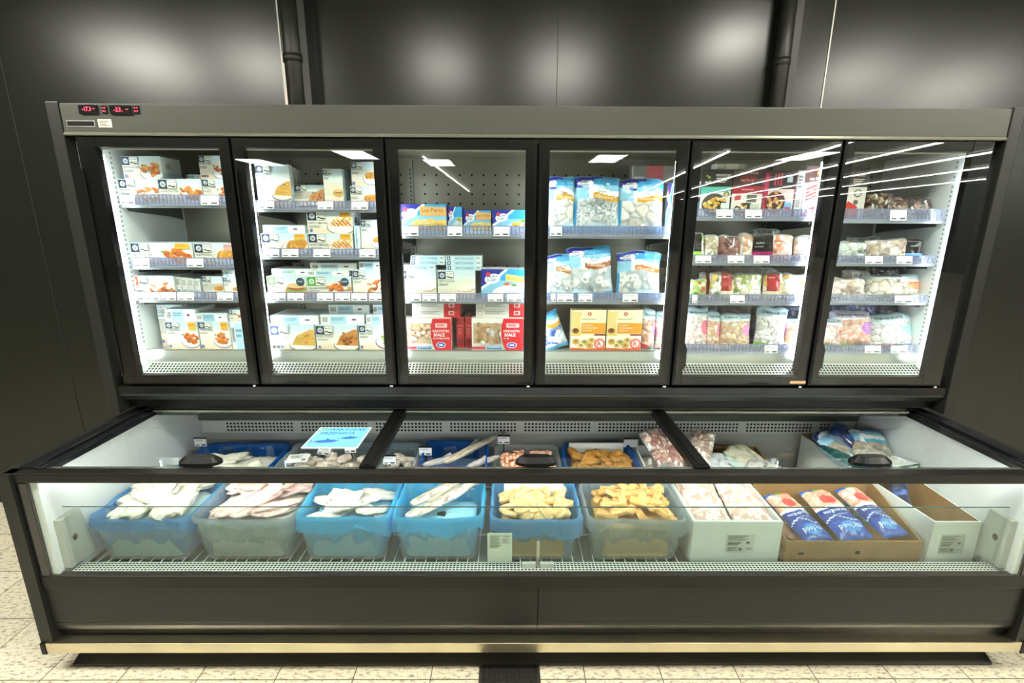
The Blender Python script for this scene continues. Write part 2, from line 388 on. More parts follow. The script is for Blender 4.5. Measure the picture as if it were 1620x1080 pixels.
for s_ in (-1, 1):
    b = MB(); b.box(s_*(HW+.002), s_*(HW+.052), YD-.008, 2.76, .893, 2.2, bev=.004); part(b, 'upper_side_panel', DARK)
# cabinet shell
b = MB(); b.box(-HW, HW, 2.14, 2.76, 2.06, 2.19); part(b, 'roof', mat('inner_roof', 0xa8a598, .3, .5))
b = MB(); b.box(-HW, HW, YBK, 2.74, .9, 2.06)
b2 = b; part(b, 'rear_wall', BACKI)
b = MB()
for i in range(60):
    for j, zz in enumerate([1.98-.047*k for k in range(4)]+[1.52-.047*k for k in range(3)]):
        xx = -1.76+i*.0605
        if 1.77 > xx:
            b.face([(xx+.0055*math.cos(k*PI/4), YBK-.0006, zz+.0055*math.sin(k*PI/4)) for k in range(8)], 0x15130f)
o = part(b, 'vent_holes', mat('hole_black', 0x0b0a09, .8)); o['kind'] = 'stuff'
for s_ in (-1, 1):
    b = MB(); b.box(s_*1.805, s_*HW, 2.13, YBK, 1.06, 2.06)
    part(b, 'inner_side_wall', WHITE)
    b = MB()
    for k in range(42): b.box(s_*1.8045, s_*1.8049, 2.19, 2.198, 1.2+k*.02, 1.209+k*.02)
    o = part(b, 'slotted_strip', mat('slot_grey', 0x8d9296, .5)); o['kind'] = 'stuff'
DZ = 1.162
b = MB(); b.prism([(2.19, 1.107), (2.19, DZ), (YBK, DZ), (YBK, 1.06), (2.13, 1.06), (2.13, 1.073)], -1.805, 1.805); part(b, 'deck', mat('deck_steel', 0xd0d2ca, .28, .55, jitter=.08, jscale=3))
b = MB(); b.prism([(2.195, DZ+.001), (2.195, DZ+.004), (2.205, DZ+.004), (2.205, DZ+.001)], -1.8, 1.8)
part(b, 'deck_lip', ALU)
b = MB(); n = Vector((0, -1, 1.76)).normalized()
for i in range(236):
    xx = -1.775+i*.01515
    for j in range(4):
        y = 2.183-j*.0135; z = 1.107-(2.19-y)*.567+.0006
        b.face([(xx, y, z), (xx+.009, y, z), (xx+.009, y-.009, z-.0051), (xx, y-.009, z-.0051)], 0x0)
o = part(b, 'air_grille', MATS['hole_black']); o['kind'] = 'stuff'
# band under the doors
b = MB(); b.box(-HW, HW, YD, 2.6, .987, 1.02, bev=.002); part(b, 'lower_band', mat('band_black', 0x0f0f0e, .35, spec=.3))
b = MB(); b.prism([(YD+.004, .987), (YD+.004, .975), (YD+.035, .945), (2.6, .945), (2.6, .987)], -HW, HW); part(b, 'sloped_band', mat('band_grey', 0x2c302c, .45, spec=.3))
b = MB(); b.box(-HW, HW, 2.14, 2.17, .905, .945); part(b, 'rear_lid_rail', BLACK)

def label_face(w, h): pass
DOORW = 3.712/6
gxs = [-1.856+i*DOORW for i in range(7)]
for i in range(6):
    x0, x1 = gxs[i]+.005, gxs[i+1]-.005
    fl = .072 if i == 0 else .044; fr = .085 if i == 5 else .044
    z0, z1 = 1.032, 2.073; g0, g1 = 1.075, 2.034
    b = MB()
    b.box(x0, x0+fl, YD, YD+.03, z0, z1, bev=.003); b.box(x1-fr, x1, YD, YD+.03, z0, z1, bev=.003)
    b.box(x0+fl-.001, x1-fr+.001, YD+.0005, YD+.03, g1, z1, bev=.003); b.box(x0+fl-.001, x1-fr+.001, YD+.0005, YD+.03, z0, g0, bev=.003)
    d = part(b, 'door', FRAMEM)
    b = MB(); b.box(x0+.01, x1-.01, YD-.0045, YD-.0005, z0+.008, z1-.006); subpart(b, 'glass_pane', DOORGL, d)
    b = MB()   # handle bump on the left stile of doors 5, 6 and right stile elsewhere
    hx = x0+fl
    if i in (4, 5): b.prism([(hx-.01, 1.09), (hx+.012, 1.12), (hx+.012, 1.2), (hx-.002, 1.235), (hx-.01, 1.235)], YD+.001, YD+.028, axis='y')
    else: b.box(x0+.006, x0+.012, YD-.008, YD-.003, 1.08, 1.95)
    subpart(b, 'handle', BLACK, d)
    b = MB(); b.box(x1-.03, x1-.015, YD-.002, YD+.01, z0-.011, z0-.002, bev=.003); subpart(b, 'hinge_pin', ALU, d)
    b = MB(); b.box(x1-.12, x1-.01, YD+.002, YD+.02, z1, z1+.004); subpart(b, 'hinge_plate', BLACK, d)
    b = MB(); b.box(x0+fl, x1-fr, YD+.026, YD+.03, g1-.006, g1-.001); subpart(b, 'gasket', mat('gasket_white', 0xd8d8d0, .5), d)
# mullion posts and led strips
for i, gx in enumerate(gxs):
    if 0 < i < 6:
        b = MB(); b.box(gx-.034, gx+.034, 2.123, 2.16, 1.03, 2.06, bev=.003); part(b, 'door_post', BLACK)
        b = MB()
        for s_ in (-1, 1): b.box(gx+s_*.026-.006, gx+s_*.026+.006, 2.1605, 2.172, 1.13, 2.0)
        part(b, 'light_strip', LED)
    else:
        s_ = -1 if i == 0 else 1
        b = MB(); b.box(s_*1.795, s_*1.785, 2.125, 2.14, 1.115, 2.01); part(b, 'light_strip', LED)
        b = MB(); b.box(s_*1.78, s_*1.87, 2.121, 2.124, 1.03, 2.06); part(b, 'door_post', BLACK)
        if i == 0: pass

# ------------------------------------------------------------------ shelves with price rails
ZS = {}
def shelf(dn, sn, pt, pb, tags):
    gx0, gx1 = gxs[dn-1], gxs[dn]
    x0 = max(gx0+.012, -1.795); x1 = min(gx1-.012, 1.795)
    pm = (x0+x1)/2
    pc = 806+(pm-CX)/2.0*769
    zt = onY(pc, pt, YS)[1]; zb = onY(pc, pb, YS)[1]
    zs = zb+.012; ZS[(dn, sn)] = zs
    b = MB(); b.box(x0, x1, YS+.012, YBK-.02, zs-.012, zs, bev=.002); b.box(x0, x1, YS+.002, YS+.014, zb-.010, zb+.004, bev=.002)
    sh = part(b, 'shelf', SHELFM)
    b = MB(); hz = (zt-zb)
    b.prism([(YS-.006, zb), (YS-.0035, zb), (YS+.0055, zt), (YS+.003, zt)], x0, x1); subpart(b, 'price_rail', RAILP, sh)
    b = MB()
    nb = int((x1-x0)/.017)
    for k in range(nb): xx = x0+.01+k*.017; b.box(xx-.0022, xx+.0022, YS+.008, YS+.0095, zb+.008, zt-.006)
    b.box(x0, x1, YS+.008, YS+.010, zt-.006, zt-.003); subpart(b, 'rail_grid', mat('rail_grid', 0x54567a, .5), sh)
    b = MB()
    for xx in (x0+.004, x1-.008):
        b = MB(); b.prism([(YS+.02, zs-.013), (YBK-.04, zs-.013), (YBK-.04, zs-.07), (YBK-.14, zs-.055), (YS+.03, zs-.035)], xx, xx+.004)
        subpart(b, 'bracket', mat('bracket_grey', 0x5c5d5a, .5, .3), sh)
    for a_, c_ in tags:
        xa = onY(a_, (pt+pb)/2, YS)[0]; xb = onY(c_, (pt+pb)/2, YS)[0]; xb = min(xb, x1)
        b = MB(); w = xb-xa; h = hz*.84; z0 = zb+hz*.06; sl = .009/hz
        fn = lambda x, z, L: (xa+x, YS-.0065+(z0-zb+z)*sl-L, z0+z)
        b.face([fn(0, 0, 0), fn(w, 0, 0), fn(w, h, 0), fn(0, h, 0)], 0xf2f2f4)
        b.face([fn(0, 0, -.0006), fn(0, h, -.0006), fn(w, h, -.0006), fn(w, 0, -.0006)], 0xf2f2f4)
        a = Art(b, w, h, fn); a.rect(w*.08, h*.12, w*.38, h*.24, 0x50525c); a.rect(w*.58, h*.12, w*.92, h*.27, 0x30323c); a.rect(w*.08, h*.72, w*.8, h*.78, 0xb0b2ba)
        b.build('price_tag', PRINT, sh, fixn=False)
for args in (
 (1, 1, 307, 325, [(190, 214), (318, 346)]), (1, 2, 407, 423, [(212, 237), (296, 322)]), (1, 3, 461, 475.5, [(206, 229), (230, 253), (254, 279), (281, 307), (344, 369)]),
 (2, 1, 317, 332, [(408, 434), (503, 527), (556, 582)]), (2, 2, 392.5, 407, [(418, 442), (446, 472), (496, 523), (569, 594)]), (2, 3, 462, 476, [(428, 452), (455, 481), (502, 527), (530, 554), (556, 581), (584, 606)]),
 (3, 1, 356.5, 374, [(635, 662), (708, 731), (781, 806)]), (3, 2, 463.5, 477, [(639, 666), (668, 691), (696, 721), (772, 796), (802, 827)]),
 (4, 1, 357, 374, [(870, 889)]), (4, 2, 463, 478, [(871, 879), (881, 907), (915, 937), (985, 1009)]),
 (5, 1, 330, 346, [(1133, 1159), (1179, 1205)]), (5, 2, 403, 417, [(1100, 1125), (1151, 1177), (1192, 1217)]), (5, 3, 465.5, 480, [(1095, 1103), (1155, 1178)]), (5, 4, 544.5, 559, [(1209, 1230)]),
 (6, 1, 330, 350, [(1408, 1434)]), (6, 2, 404, 418, [(1368, 1396), (1418, 1443)]), (6, 3, 466, 479.5, [(1415, 1444)]), (6, 4, 545.5, 559, [(1368, 1393), (1409, 1434)])):
    shelf(*args)
for d_ in range(1, 7): ZS[(d_, 0)] = DZ+.0005
for gx in gxs[1:6]:
    b = MB(); b.box(gx-.012, gx+.012, YBK-.018, YBK-.0005, 1.165, 2.05)
    for k in range(40): b.box(gx-.003, gx+.003, YBK-.0186, YBK-.018, 1.18+k*.021, 1.19+k*.021, mt=MATS['hole_black'])
    b.m(BACKI); b.mi = [0 if True else 0 for _ in b.f]
    b.mats = [mat('upright_steel', 0x9a9a92, .4, .4), MATS['hole_black']]; b.mi = [0]*6+[1]*(len(b.f)-6)
    part(b, 'upright', None)

# ------------------------------------------------------------------ the chest below
YT, ZR, XI = 1.58, .869, 1.82
for s_ in (-1, 1):
    b = MB(); b.prism([(YT-.012, .10), (YT-.012, ZR), (2.24, ZR+.0), (2.24, .893), (2.7, .893), (2.7, .10)], s_*1.888, s_*1.935); part(b, 'lower_side_panel', DARK)
    b = MB(); b.box(s_*XI, s_*1.887, YT+.012, 2.60, .40, .845); part(b, 'chest_side_wall', WHITE)
    b = MB(); b.box(s_*1.80, s_*1.887, YT+.03, 2.19, .846, ZR, bev=.003); b.box(s_*1.84, s_*1.887, YT+.03, 2.23, ZR, ZR+.012, bev=.003); part(b, 'chest_side_rail', BLACKG)
    b = MB(); b.box(s_*1.66, s_*1.80, 2.225, 2.3, .872, .93); part(b, 'rear_end_block', WHITE)
    b = MB(); b.prism([(1.615, .45), (1.615, .655), (1.70, .655), (1.735, .45)], s_*(XI-.028), s_*(XI-.0005)); q = part(b, 'glass_end_plate', mat('plate_grey', 0xb9bdb6, .4))
    b = MB(); b.face([(s_*(XI-.0288), 1.655+.011*math.cos(k*PI/5), .56+.014*math.sin(k*PI/5)) for k in range(10)], 0); subpart(b, 'hole', MATS['hole_black'], q)
b = MB(); b.box(-1.93, 1.93, YT-.002, YT+.045, .832, ZR, bev=.006); part(b, 'front_rail', mat('rail_front_black', 0x161613, .4, spec=.3))
b = MB(); b.box(-1.79, 1.79, YT+.0465, YT+.058, .832, .852); part(b, 'chest_light_strip', LEDT)
# outer front glass, its side jambs and lower rail
b = MB(); b.box(-1.847, 1.847, YT+.002, YT+.008, .442, .833); part(b, 'front_glass', FRONTGL)
for s_ in (-1, 1):
    b = MB(); b.box(s_*1.846, s_*1.887, YT, YT+.03, .442, .832, bev=.003); part(b, 'glass_jamb', BLACKG)
b = MB(); b.box(-1.887, 1.887, YT-.001, YT+.03, .384, .442, bev=.003); part(b, 'lower_glass_rail', mat('rail_black', 0x100f0d, .35, spec=.3))
for sx0, sx1 in ((-1.887, -.0015), (.0015, 1.887)):
    b = MB(); b.box(sx0, sx1, YT+.005, YT+.03, .228, .383, bev=.0015); part(b, 'front_panel', DARK)
    prof = [(YT+.0055, .2265), (YT+.007, .212), (YT+.011, .198), (YT+.018, .185), (YT+.028, .173), (YT+.042, .163), (YT+.06, .155), (YT+.075, .15), (YT+.09, .15), (YT+.09, .2265)]
    b = MB(); b.prism(prof, sx0, sx1); part(b, 'lower_front_panel', DARK)
b = MB(); b.box(-1.915, 1.91, YT-.018, YT+.05, .106, .150, bev=.002); part(b, 'bumper_rail', BUMPERM)
for s_ in (-1, 1):
    b = MB(); b.box(s_*1.9105 if s_ > 0 else -1.9155, s_*1.935, YT-.02, YT+.05, .10, .152, bev=.002); part(b, 'bumper_end_cap', BLACK)
b = MB(); b.prism([(1.60, .001), (1.60, .012), (1.635, .028), (1.645, .035), (1.645, .106), (2.6, .106), (2.6, .001)], -1.87, 1.86); pl = part(b, 'plinth', mat('plinth_dark', 0x2b2c28, .4))
b = MB()
for k in range(118):
    xx = -1.62+k*.012
    b.box(xx, xx+.005, 1.6440, 1.6448, .092, .105); b.box(xx+1.75, xx+1.755, 1.6440, 1.6448, .092, .105)
o = subpart(b, 'vent_slots', MATS['hole_black'], pl); o['kind'] = 'stuff'
b = MB(); b.box(-1.887, 1.887, YT+.03, 2.7, .107, .38); part(b, 'chest_body', DARK)
# inside of the chest
b = MB(); b.box(-XI, XI, 2.50, 2.60, .40, .90); part(b, 'chest_rear_wall', mat('rear_liner', 0xbdbcb4, .35, .35))
b = MB(); b.prism([(2.50, .685), (2.484, .69), (2.484, .80), (2.40, .905), (2.5, .905)], -XI+.01, XI-.01); part(b, 'rear_hood', mat('hood_grey', 0x5a5d55, .35, .4))
b = MB(); b.box(-XI+.02, XI-.02, 2.492, 2.4998, .612, .684); part(b, 'return_grille', mat('grille_white', 0xd2d2ca, .4))
b = MB()
for i in range(172):
    xx = -1.66+i*.0195
    if i % 21 in (20, 19): continue
    for j in range(3):
        b.face([(xx+.0068*math.cos(k*PI/3), 2.4915, .668-j*.0195+.0068*math.sin(k*PI/3)) for k in range(6)], 0)
o = part(b, 'grille_holes', MATS['hole_black']); o['kind'] = 'stuff'
b = MB(); b.box(-XI, XI, YT+.03, 2.5, .381, .384); part(b, 'chest_floor', mat('floor_liner', 0x8d9088, .4, .3))
b = MB()
for i in range(84): xx = -1.79+i*.0431; b.tube([(xx, 1.665, .398), (xx, 2.48, .398)], .0022, 6)
for yy in (1.68, 1.9, 2.12, 2.3, 2.47): b.tube([(-1.8, yy, .3935), (1.8, yy, .3935)], .003, 6)
part(b, 'wire_rack', mat('rack_white', 0xe8ebe6, .4))
b = MB(); b.box(-1.79, 1.79, 1.612, 1.662, .436, .4385); b.box(-1.79, 1.79, 1.66, 1.663, .384, .4385); sg = part(b, 'front_air_grille', MATS['hole_black'])
b = MB()
for i in range(257): xx = -1.79+i*.014; b.box(xx-.0018, xx+.0018, 1.612, 1.662, .4386, .4394)
for j in range(5): yy = 1.614+j*.0115; b.box(-1.79, 1.79, yy-.0018, yy+.0018, .4386, .4395)
o = subpart(b, 'grille_mesh', MATS['rack_white'], sg)
b = MB(); b.box(-1.79, -.003, 1.630, 1.635, .445, .703); b.box(.003, 1.79, 1.630, 1.635, .445, .703); part(b, 'inner_glass', FRONTGL)
b = MB(); b.box(-1.79, 1.79, 1.6296, 1.6354, .7032, .7048); part(b, 'inner_glass_edge', mat('glass_edge', 0x3d5a54, .2))
b = MB(); b.box(-.006, .006, 1.628, 1.637, .445, .56, bev=.002); part(b, 'glass_joint', ALU)
for s_ in (-1, 1):
    b = MB(); b.box(s_*.008, s_*.062, 1.625, 1.64, .4396, .462, bev=.002); part(b, 'glass_clip', mat('clip_plastic', 0xc9cfc8, .3))
# lids
lx = [-1.80, -.635, .600, 1.80]
hnd = (318, 848, 1376)
for i in range(3):
    x0, x1 = lx[i], lx[i+1]
    a0 = x0+(.028 if i else 0); a1 = x1-(.028 if i < 2 else 0)
    b = MB(); b.box(a0, a1, YT+.046, 2.17, .866, .872); b2 = MB()
    ld = part(b, 'glass_lid', LIDGL)
    b = MB(); b.box(a0, a1, YT+.0455, YT+.062, .860, .8655); b.box(a0, a1, 2.165, 2.18, .866, .876); subpart(b, 'lid_edge', mat('lid_edge', 0x9a9c90, .25, .7), ld)
    hx, hy = onZ(hnd[i], 731, .875); b = MB(); n = 26; pr = []
    for k in range(n):
        t = 2*PI*k/n; pr.append((hx+.079*math.copysign(abs(math.cos(t))**.55, math.cos(t)), hy+.0+.032*math.sin(t)))
    vs = [(x, y, .8725) for x, y in pr]+[(hx+(x-hx)*.98, hy+(y-hy)*.95, .884) for x, y in pr]+[(hx+(x-hx)*.7, hy+(y-hy)*.5, .902) for x, y in pr]
    fs = [tuple(range(n))[::-1], tuple(range(2*n, 3*n))]+[(r*n+k, r*n+(k+1) % n, (r+1)*n+(k+1) % n, (r+1)*n+k) for r in (0, 1) for k in range(n)]
    b.mesh(vs, fs); subpart(b, 'handle', BLACK, ld)
for x in lx[1:3]:
    b = MB(); b.box(x-.03, x+.03, YT+.045, 2.19, .845, .878, bev=.004); b.box(x-.012, x+.012, YT+.05, 2.17, .878, .882, bev=.001); part(b, 'lid_mullion', BLACK)
b = MB(); b.box(-1.80, 1.80, 2.181, 2.20, .845, .885, bev=.003); part(b, 'rear_chest_rail', mat('rear_rail', 0x3a3c36, .3, .4))
# ------------------------------------------------------------------ printed cartons
ORANGE = (0xe88a3c, 0xd9702a, 0xf0a050, 0xc8641f); GOLD = (0xf0c264, 0xe6ae46, 0xf4d48a, 0xd69a36); WHITEF = (0xf6f0e4, 0xece2d0, 0xfffaf2)
PINKF = (0xf4c4a8, 0xf0a884, 0xfbe0d0); BROWNF = (0xb5652c, 0xd08a44, 0x8f4a1e)
def logo(a, x, y, s, c=0x22304f, faint=False):
    a.rect(x, y-s, x+s*.98, y, c); a.ell(x+s*.5, y-s*.5, s*.33, s*.33, mix(c, 0xe8ecf2, .75), 12); a.ell(x+s*.5, y-s*.52, s*.2, s*.16, mix(c, 0xe8ecf2, .35), 8)
    a.rrect(x+s*.96, y-s, x+s*2.06, y, 0x24282c, s*.16); a.rrect(x+s*.99, y-s*.96, x+s*2.02, y-s*.04, 0xf6f6f2, s*.14)
    a.text('FRoSTA', x+s*1.08, y-s*.38, s*.2, 0x3a3f40, s*.84)
    a.poly([(x+s*1.06, y-s*.66), (x+s*1.3, y-s*.58), (x+s*1.6, y-s*.72), (x+s*1.95, y-s*.7), (x+s*1.95, y-s*.86), (x+s*1.6, y-s*.88), (x+s*1.3, y-s*.74), (x+s*1.06, y-s*.78)], 0x2b4238)
    a.poly([(x+s*1.1, y-s*.62), (x+s*1.3, y-s*.53), (x+s*1.58, y-s*.68), (x+s*1.3, y-s*.66)], 0x6fae4a); a.ell(x+s*1.78, y-s*.56, s*.07, s*.06, 0xe7a93a, 8)
def frosta(food='nug', c=0x22304f, tagc=None, title='PALUSZKI RYBNE', sub=1, marks=False, side=None, badge=False, bg=0xf3efe4):
    def f(a, w, h, rng):
        a.rect(0, 0, w, h, bg); a.rect(0, h*.8, w, h, 0xd3e6ee); a.rect(0, h*.66, w, h*.8, 0xe4eeee); a.rect(0, 0, w, h*.2, 0xefd9c2); a.rect(0, h*.2, w, h*.3, 0xf2e4d4)
        ry = min(h*.42, w*.28); rx = w*.29
        cx, cy = w*.74, h*.38
        if food == 'nug':
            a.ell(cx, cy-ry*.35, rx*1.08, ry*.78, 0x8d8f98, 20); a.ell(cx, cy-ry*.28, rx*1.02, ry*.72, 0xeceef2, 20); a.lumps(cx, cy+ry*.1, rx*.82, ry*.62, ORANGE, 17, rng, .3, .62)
            a.ell(cx-rx*.75, cy+ry*.5, rx*.12, ry*.12, 0x6f9a3c, 6)
        elif food == 'stick':
            a.lumps(cx, cy, rx*.9, ry*.75, ORANGE, 13, rng, .36, .35); a.rect(cx+rx*.3, cy, cx+rx*.6, cy+ry*.3, 0xf6eee4)
        elif food == 'fil':
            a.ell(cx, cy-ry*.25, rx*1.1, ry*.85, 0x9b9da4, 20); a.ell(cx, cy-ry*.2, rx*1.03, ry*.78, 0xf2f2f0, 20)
            for k in range(5): a.ell(cx-rx*.1+rx*.24*k-rx*.3, cy+ry*.15+ry*.1*(k % 2), rx*.42, ry*.36, vary(GOLD[k % 4] if k % 2 else 0xd98c3a, .1, rng), 10, .9)
            a.lumps(cx+rx*.1, cy+ry*.2, rx*.6, ry*.45, GOLD, 12, rng, .12, .8)
        elif food == 'lat':
            a.ell(cx, cy-ry*.3, rx*1.1, ry*.75, 0xa08a7c, 20); a.ell(cx, cy-ry*.25, rx*1.03, ry*.68, 0xf6f2ea, 20)
            for k in range(9): a.ell(cx-rx*.6+rx*.16*k, cy+ry*(.1+.22*(k % 3)), rx*.3, ry*.12, vary(GOLD[k % 4], .1, rng), 8, .8); a.ell(cx-rx*.55+rx*.15*k, cy+ry*(.05+.25*(k % 2)), rx*.26, ry*.09, vary(0xd0742a, .1, rng), 8, -.7)
        elif food == 'pale':
            for k in range(6): a.ell(cx-rx*.5+rx*.22*k, cy-ry*.1+ry*.12*(k % 2), rx*.5, ry*.2, vary(WHITEF[k % 3], .08, rng), 10, .5); a.ell(cx-rx*.5+rx*.22*k, cy-ry*.2, rx*.4, ry*.07, 0xd7b896, 8, .5)
        elif food == 'crumb':
            a.ell(cx, cy-ry*.5, rx*1.15, ry*.6, 0x7d7478, 22); a.ell(cx, cy-ry*.42, rx*1.08, ry*.54, 0xf4f0e8, 22)
            a.poly([(cx-rx*.95, cy-ry*.45), (cx-rx*.5, cy+ry*.45), (cx+rx*.6, cy+ry*1.05), (cx+rx*1.3, cy+ry), (cx+rx*1.3, cy-ry*.55)], BROWNF[1] if marks != 'gold' else 0xe2b25c)
            a.lumps(cx+rx*.1, cy+ry*.2, rx*.8, ry*.6, BROWNF if marks != 'gold' else GOLD, 26, rng, .12, .8)
        elif food == 'sand':
            a.ell(cx, cy-ry*.1, rx, ry*.7, 0xd8a765, 16); a.ell(cx, cy+ry*.1, rx*.9, ry*.35, 0x8fae52, 12); a.ell(cx, cy+ry*.2, rx*.7, ry*.25, 0xc84a3c, 10); a.ell(cx, cy+ry*.42, rx*.8, ry*.3, 0xe6c48c, 12)
        elif food == 'yel':
            a.ell(cx+rx*.3, cy-ry*.2, rx*1.1, ry*.8, 0x44464c, 20); a.ell(cx+rx*.3, cy-ry*.14, rx*1.02, ry*.72, 0xf4f4ee, 20); a.lumps(cx+rx*.4, cy+ry*.1, rx*.7, ry*.5, (0xf0d040, 0x8fb040, 0xf8e88a), 12, rng, .25, .7)
        s = min(h*.40, w*.2, .048)
        logo(a, w*.02, h*.965, s, c)
        if tagc: a.rect(w*.73, h*.72 if h < w*.5 else h*.7, w*.96, h*.97, tagc); a.text('NOWOŚĆ', w*.75, h*.84, h*.07, 0x7c4a12, w*.18)
        if badge: a.ell(w*.86, h*.74, h*.2, h*.2, 0x30445c, 14); a.text('100%', w*.80, h*.72, h*.09, 0xe8ecf0, w*.12)
        ty = h*.965-s*1.38
        if ty > h*.12:
            a.text(title, w*.04, ty, min(.0085, h*.09), 0x4c5052, w*.42)
            if ty > h*.3:
                a.lines(w*.04, ty-.010, w*.26, .0028, 2, 0x9a9c9a)
                if h > .085:
                    if marks: [a.rrect(w*(.05+.09*k), h*.07, w*(.12+.09*k), h*.07+w*.065, (0x4a3c38, 0x31364a, 0x5f74b0)[k], .003) for k in range(3)]
                    else: a.ell(w*.08, h*.12, .007, .008, 0x5f78b4, 8)
    return f
def edge(c=0xb9dcec, txt=None, bar=True, sq=True):
    def f(a, w, h, rng):
        a.rect(0, 0, w, h, 0xf2f4f4); a.rect(w*.22, 0, w*.6, h, c)
        a.rect(0, h*.9, w, h, mix(c, 0xffffff, .4))
        if bar: a.barcode(w*.03, h*.15, min(w*.17, .03), h*.7, 7)
        if sq: a.rect(w*.6, h*.2, w*.97, h*.8, 0xfafafa)
        if txt: a.text(txt, w*.3, h*.3, h*.4, 0x54748c, w*.36)
        a.lines(w*.25, h*.62, w*.3, h*.1, 2, 0x7aa4bc); a.rect(w*.72, h*.42, w*.82, h*.6, 0x50545c)
    return f
def edge2(txt):
    def f(a, w, h, rng):
        a.rect(0, 0, w, h, 0xbfe0ee); a.rect(w*.85, 0, w, h, 0xdceaf0); a.rect(w*.04, h*.12, w*.13, h*.88, 0x1f2f55); a.ell(w*.085, h*.5, w*.028, h*.25, 0xdfe6ee, 8)
        a.rrect(w*.16, h*.2, w*.22, h*.8, 0xf2f4f2, h*.1); a.text(txt, w*.27, h*.3, h*.42, 0x4a6e8e, w*.5); a.lines(w*.86, h*.6, w*.1, h*.1, 2, 0x5c6068)
    return f
def peche(kind=0):
    def f(a, w, h, rng):
        a.rect(0, 0, w, h, 0x8cc8ea); a.rect(0, h*.62, w, h, 0x3aa2e0)
        a.poly([(0, h), (w*.5, h), (w*.28, h*.7), (0, h*.4)], 0x2a2f98); a.poly([(0, h*.28), (w*.3, h*.62), (w*.58, h), (w*.5, h), (w*.28, h*.7), (0, h*.4)], 0xe8f3fa)
        a.poly([(0, 0), (w, 0), (w, h*.42), (w*.55, h*.5), (w*.22, h*.2)], 0xcde6f4)
        a.ell(w*.24, h*.68, w*.17, h*.17, 0xf4f8fc, 14, .2); a.ell(w*.15, h*.82, w*.05, h*.09, 0xe23b4c, 8)
        a.text('Pêche', w*.14, h*.69, h*.11, 0x2a3f9c, w*.2, .15); a.text('Océan', w*.12, h*.57, h*.11, 0x2a3f9c, w*.2, .15)
        if kind == 0:
            a.poly([(w*.45, h*.94), (w, h*.9), (w, h*.6), (w*.46, h*.6)], 0xe0b070); a.text('Les Panés', w*.5, h*.74, h*.14, 0xa86a30, w*.45)
            for k in range(3): a.ell(w*(.42+.24*k), h*.28+h*.03*(k % 2), w*.17, h*.2, 0xc8923a, 14, .1); a.ell(w*(.42+.24*k), h*.3+h*.03*(k % 2), w*.155, h*.18, vary(0xf0cf78, .06, rng), 14, .1)
            a.lumps(w*.62, h*.28, w*.36, h*.17, (0xf2d88c, 0xe0b45c, 0xf8eac0), 26, rng, .1, .7)
        elif kind == 1:
            a.poly([(w*.52, h*.85), (w, h*.72), (w, h*.5), (w*.52, h*.62)], 0xf0d27a); a.text('Dos de Colin', w*.55, h*.66, h*.1, 0x9a7420, w*.42, -.12)
            for k in range(2): a.ell(w*(.44+.3*k), h*.26+h*.08*k, w*.24, h*.15, 0xc9cfd2, 12, .3); a.ell(w*(.45+.3*k), h*.3+h*.08*k, w*.22, h*.13, 0xfbf8f4, 12, .3)
            a.ell(w*.55, h*.5, w*.07, h*.05, 0xe2603a, 8); a.ell(w*.7, h*.46, w*.07, h*.04, 0x5f8f3a, 8); a.ell(w*.3, h*.13, w*.1, h*.03, 0x4a6a3a, 8, -.3)
        else:
            a.lumps(w*.8, h*.3, w*.24, h*.3, (0xf4c838, 0xf8dc6a, 0xfaf4ea, 0xe89a2c), 14, rng, .3, .6); a.ell(w*.8, h*.55, w*.06, h*.05, 0x6aa03a, 8)
    return f
def krewetki(l2='KOKTAJLOWE', content=(0xf0c8a4, 0xf8e4d0, 0xe0ac80)):
    def f(a, w, h, rng):
        a.rect(0, 0, w, h, 0xf0eeea); a.rect(w*.03, h*.2, w*.66, h*.84, 0xcfb193)
        for i in range(46):
            x, y = w*rng.uniform(.07, .6), h*rng.uniform(.25, .8); c = vary(rng.choice(content), .08, rng); r = rng.uniform(0, 6)
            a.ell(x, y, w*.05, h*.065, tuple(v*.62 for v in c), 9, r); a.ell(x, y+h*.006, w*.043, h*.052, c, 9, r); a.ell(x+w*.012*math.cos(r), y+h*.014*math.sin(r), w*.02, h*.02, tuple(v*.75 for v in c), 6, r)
        a.poly([(w*.6, h*.86), (w*.55, h*.5), (w*.6, h*.16), (w*.7, 0), (w, 0), (w, h), (w*.64, h)], 0xd2dada)
        a.poly([(w*.62, h), (w*.58, h*.8), (w*.57, h*.45), (w*.61, h*.18), (w*.67, 0), (w, 0), (w, h)], 0xd8202c)
        a.rrect(w*.67, h*.72, w*.92, h*.86, 0xf2c4c4, h*.03); a.lines(w*.7, h*.8, w*.17, h*.02, 2, 0xc8303a)
        a.text('KREWETKI', w*.62, h*.58, h*.075, 0xfff0ee, w*.34); a.text('BIAŁE', w*.64, h*.45, h*.1, 0xffffff, w*.3); a.text(l2, w*.62, h*.36, h*.055, 0xfff0ee, w*.34)
        a.ell(w*.78, h*.18, w*.1, h*.09, 0xe8e8f8, 16); a.ell(w*.78, h*.18, w*.085, h*.072, 0x3a4ab4, 16); a.ell(w*.78, h*.18, w*.05, h*.03, 0xe8ecf8, 10)
        a.rect(0, h*.05, w*.27, h*.13, 0xd0404a); a.rect(w*.29, h*.05, w*.58, h*.13, 0x4a86c4); a.lines(w*.31, h*.1, w*.24, h*.015, 1, 0xdfeaf4)
    return f
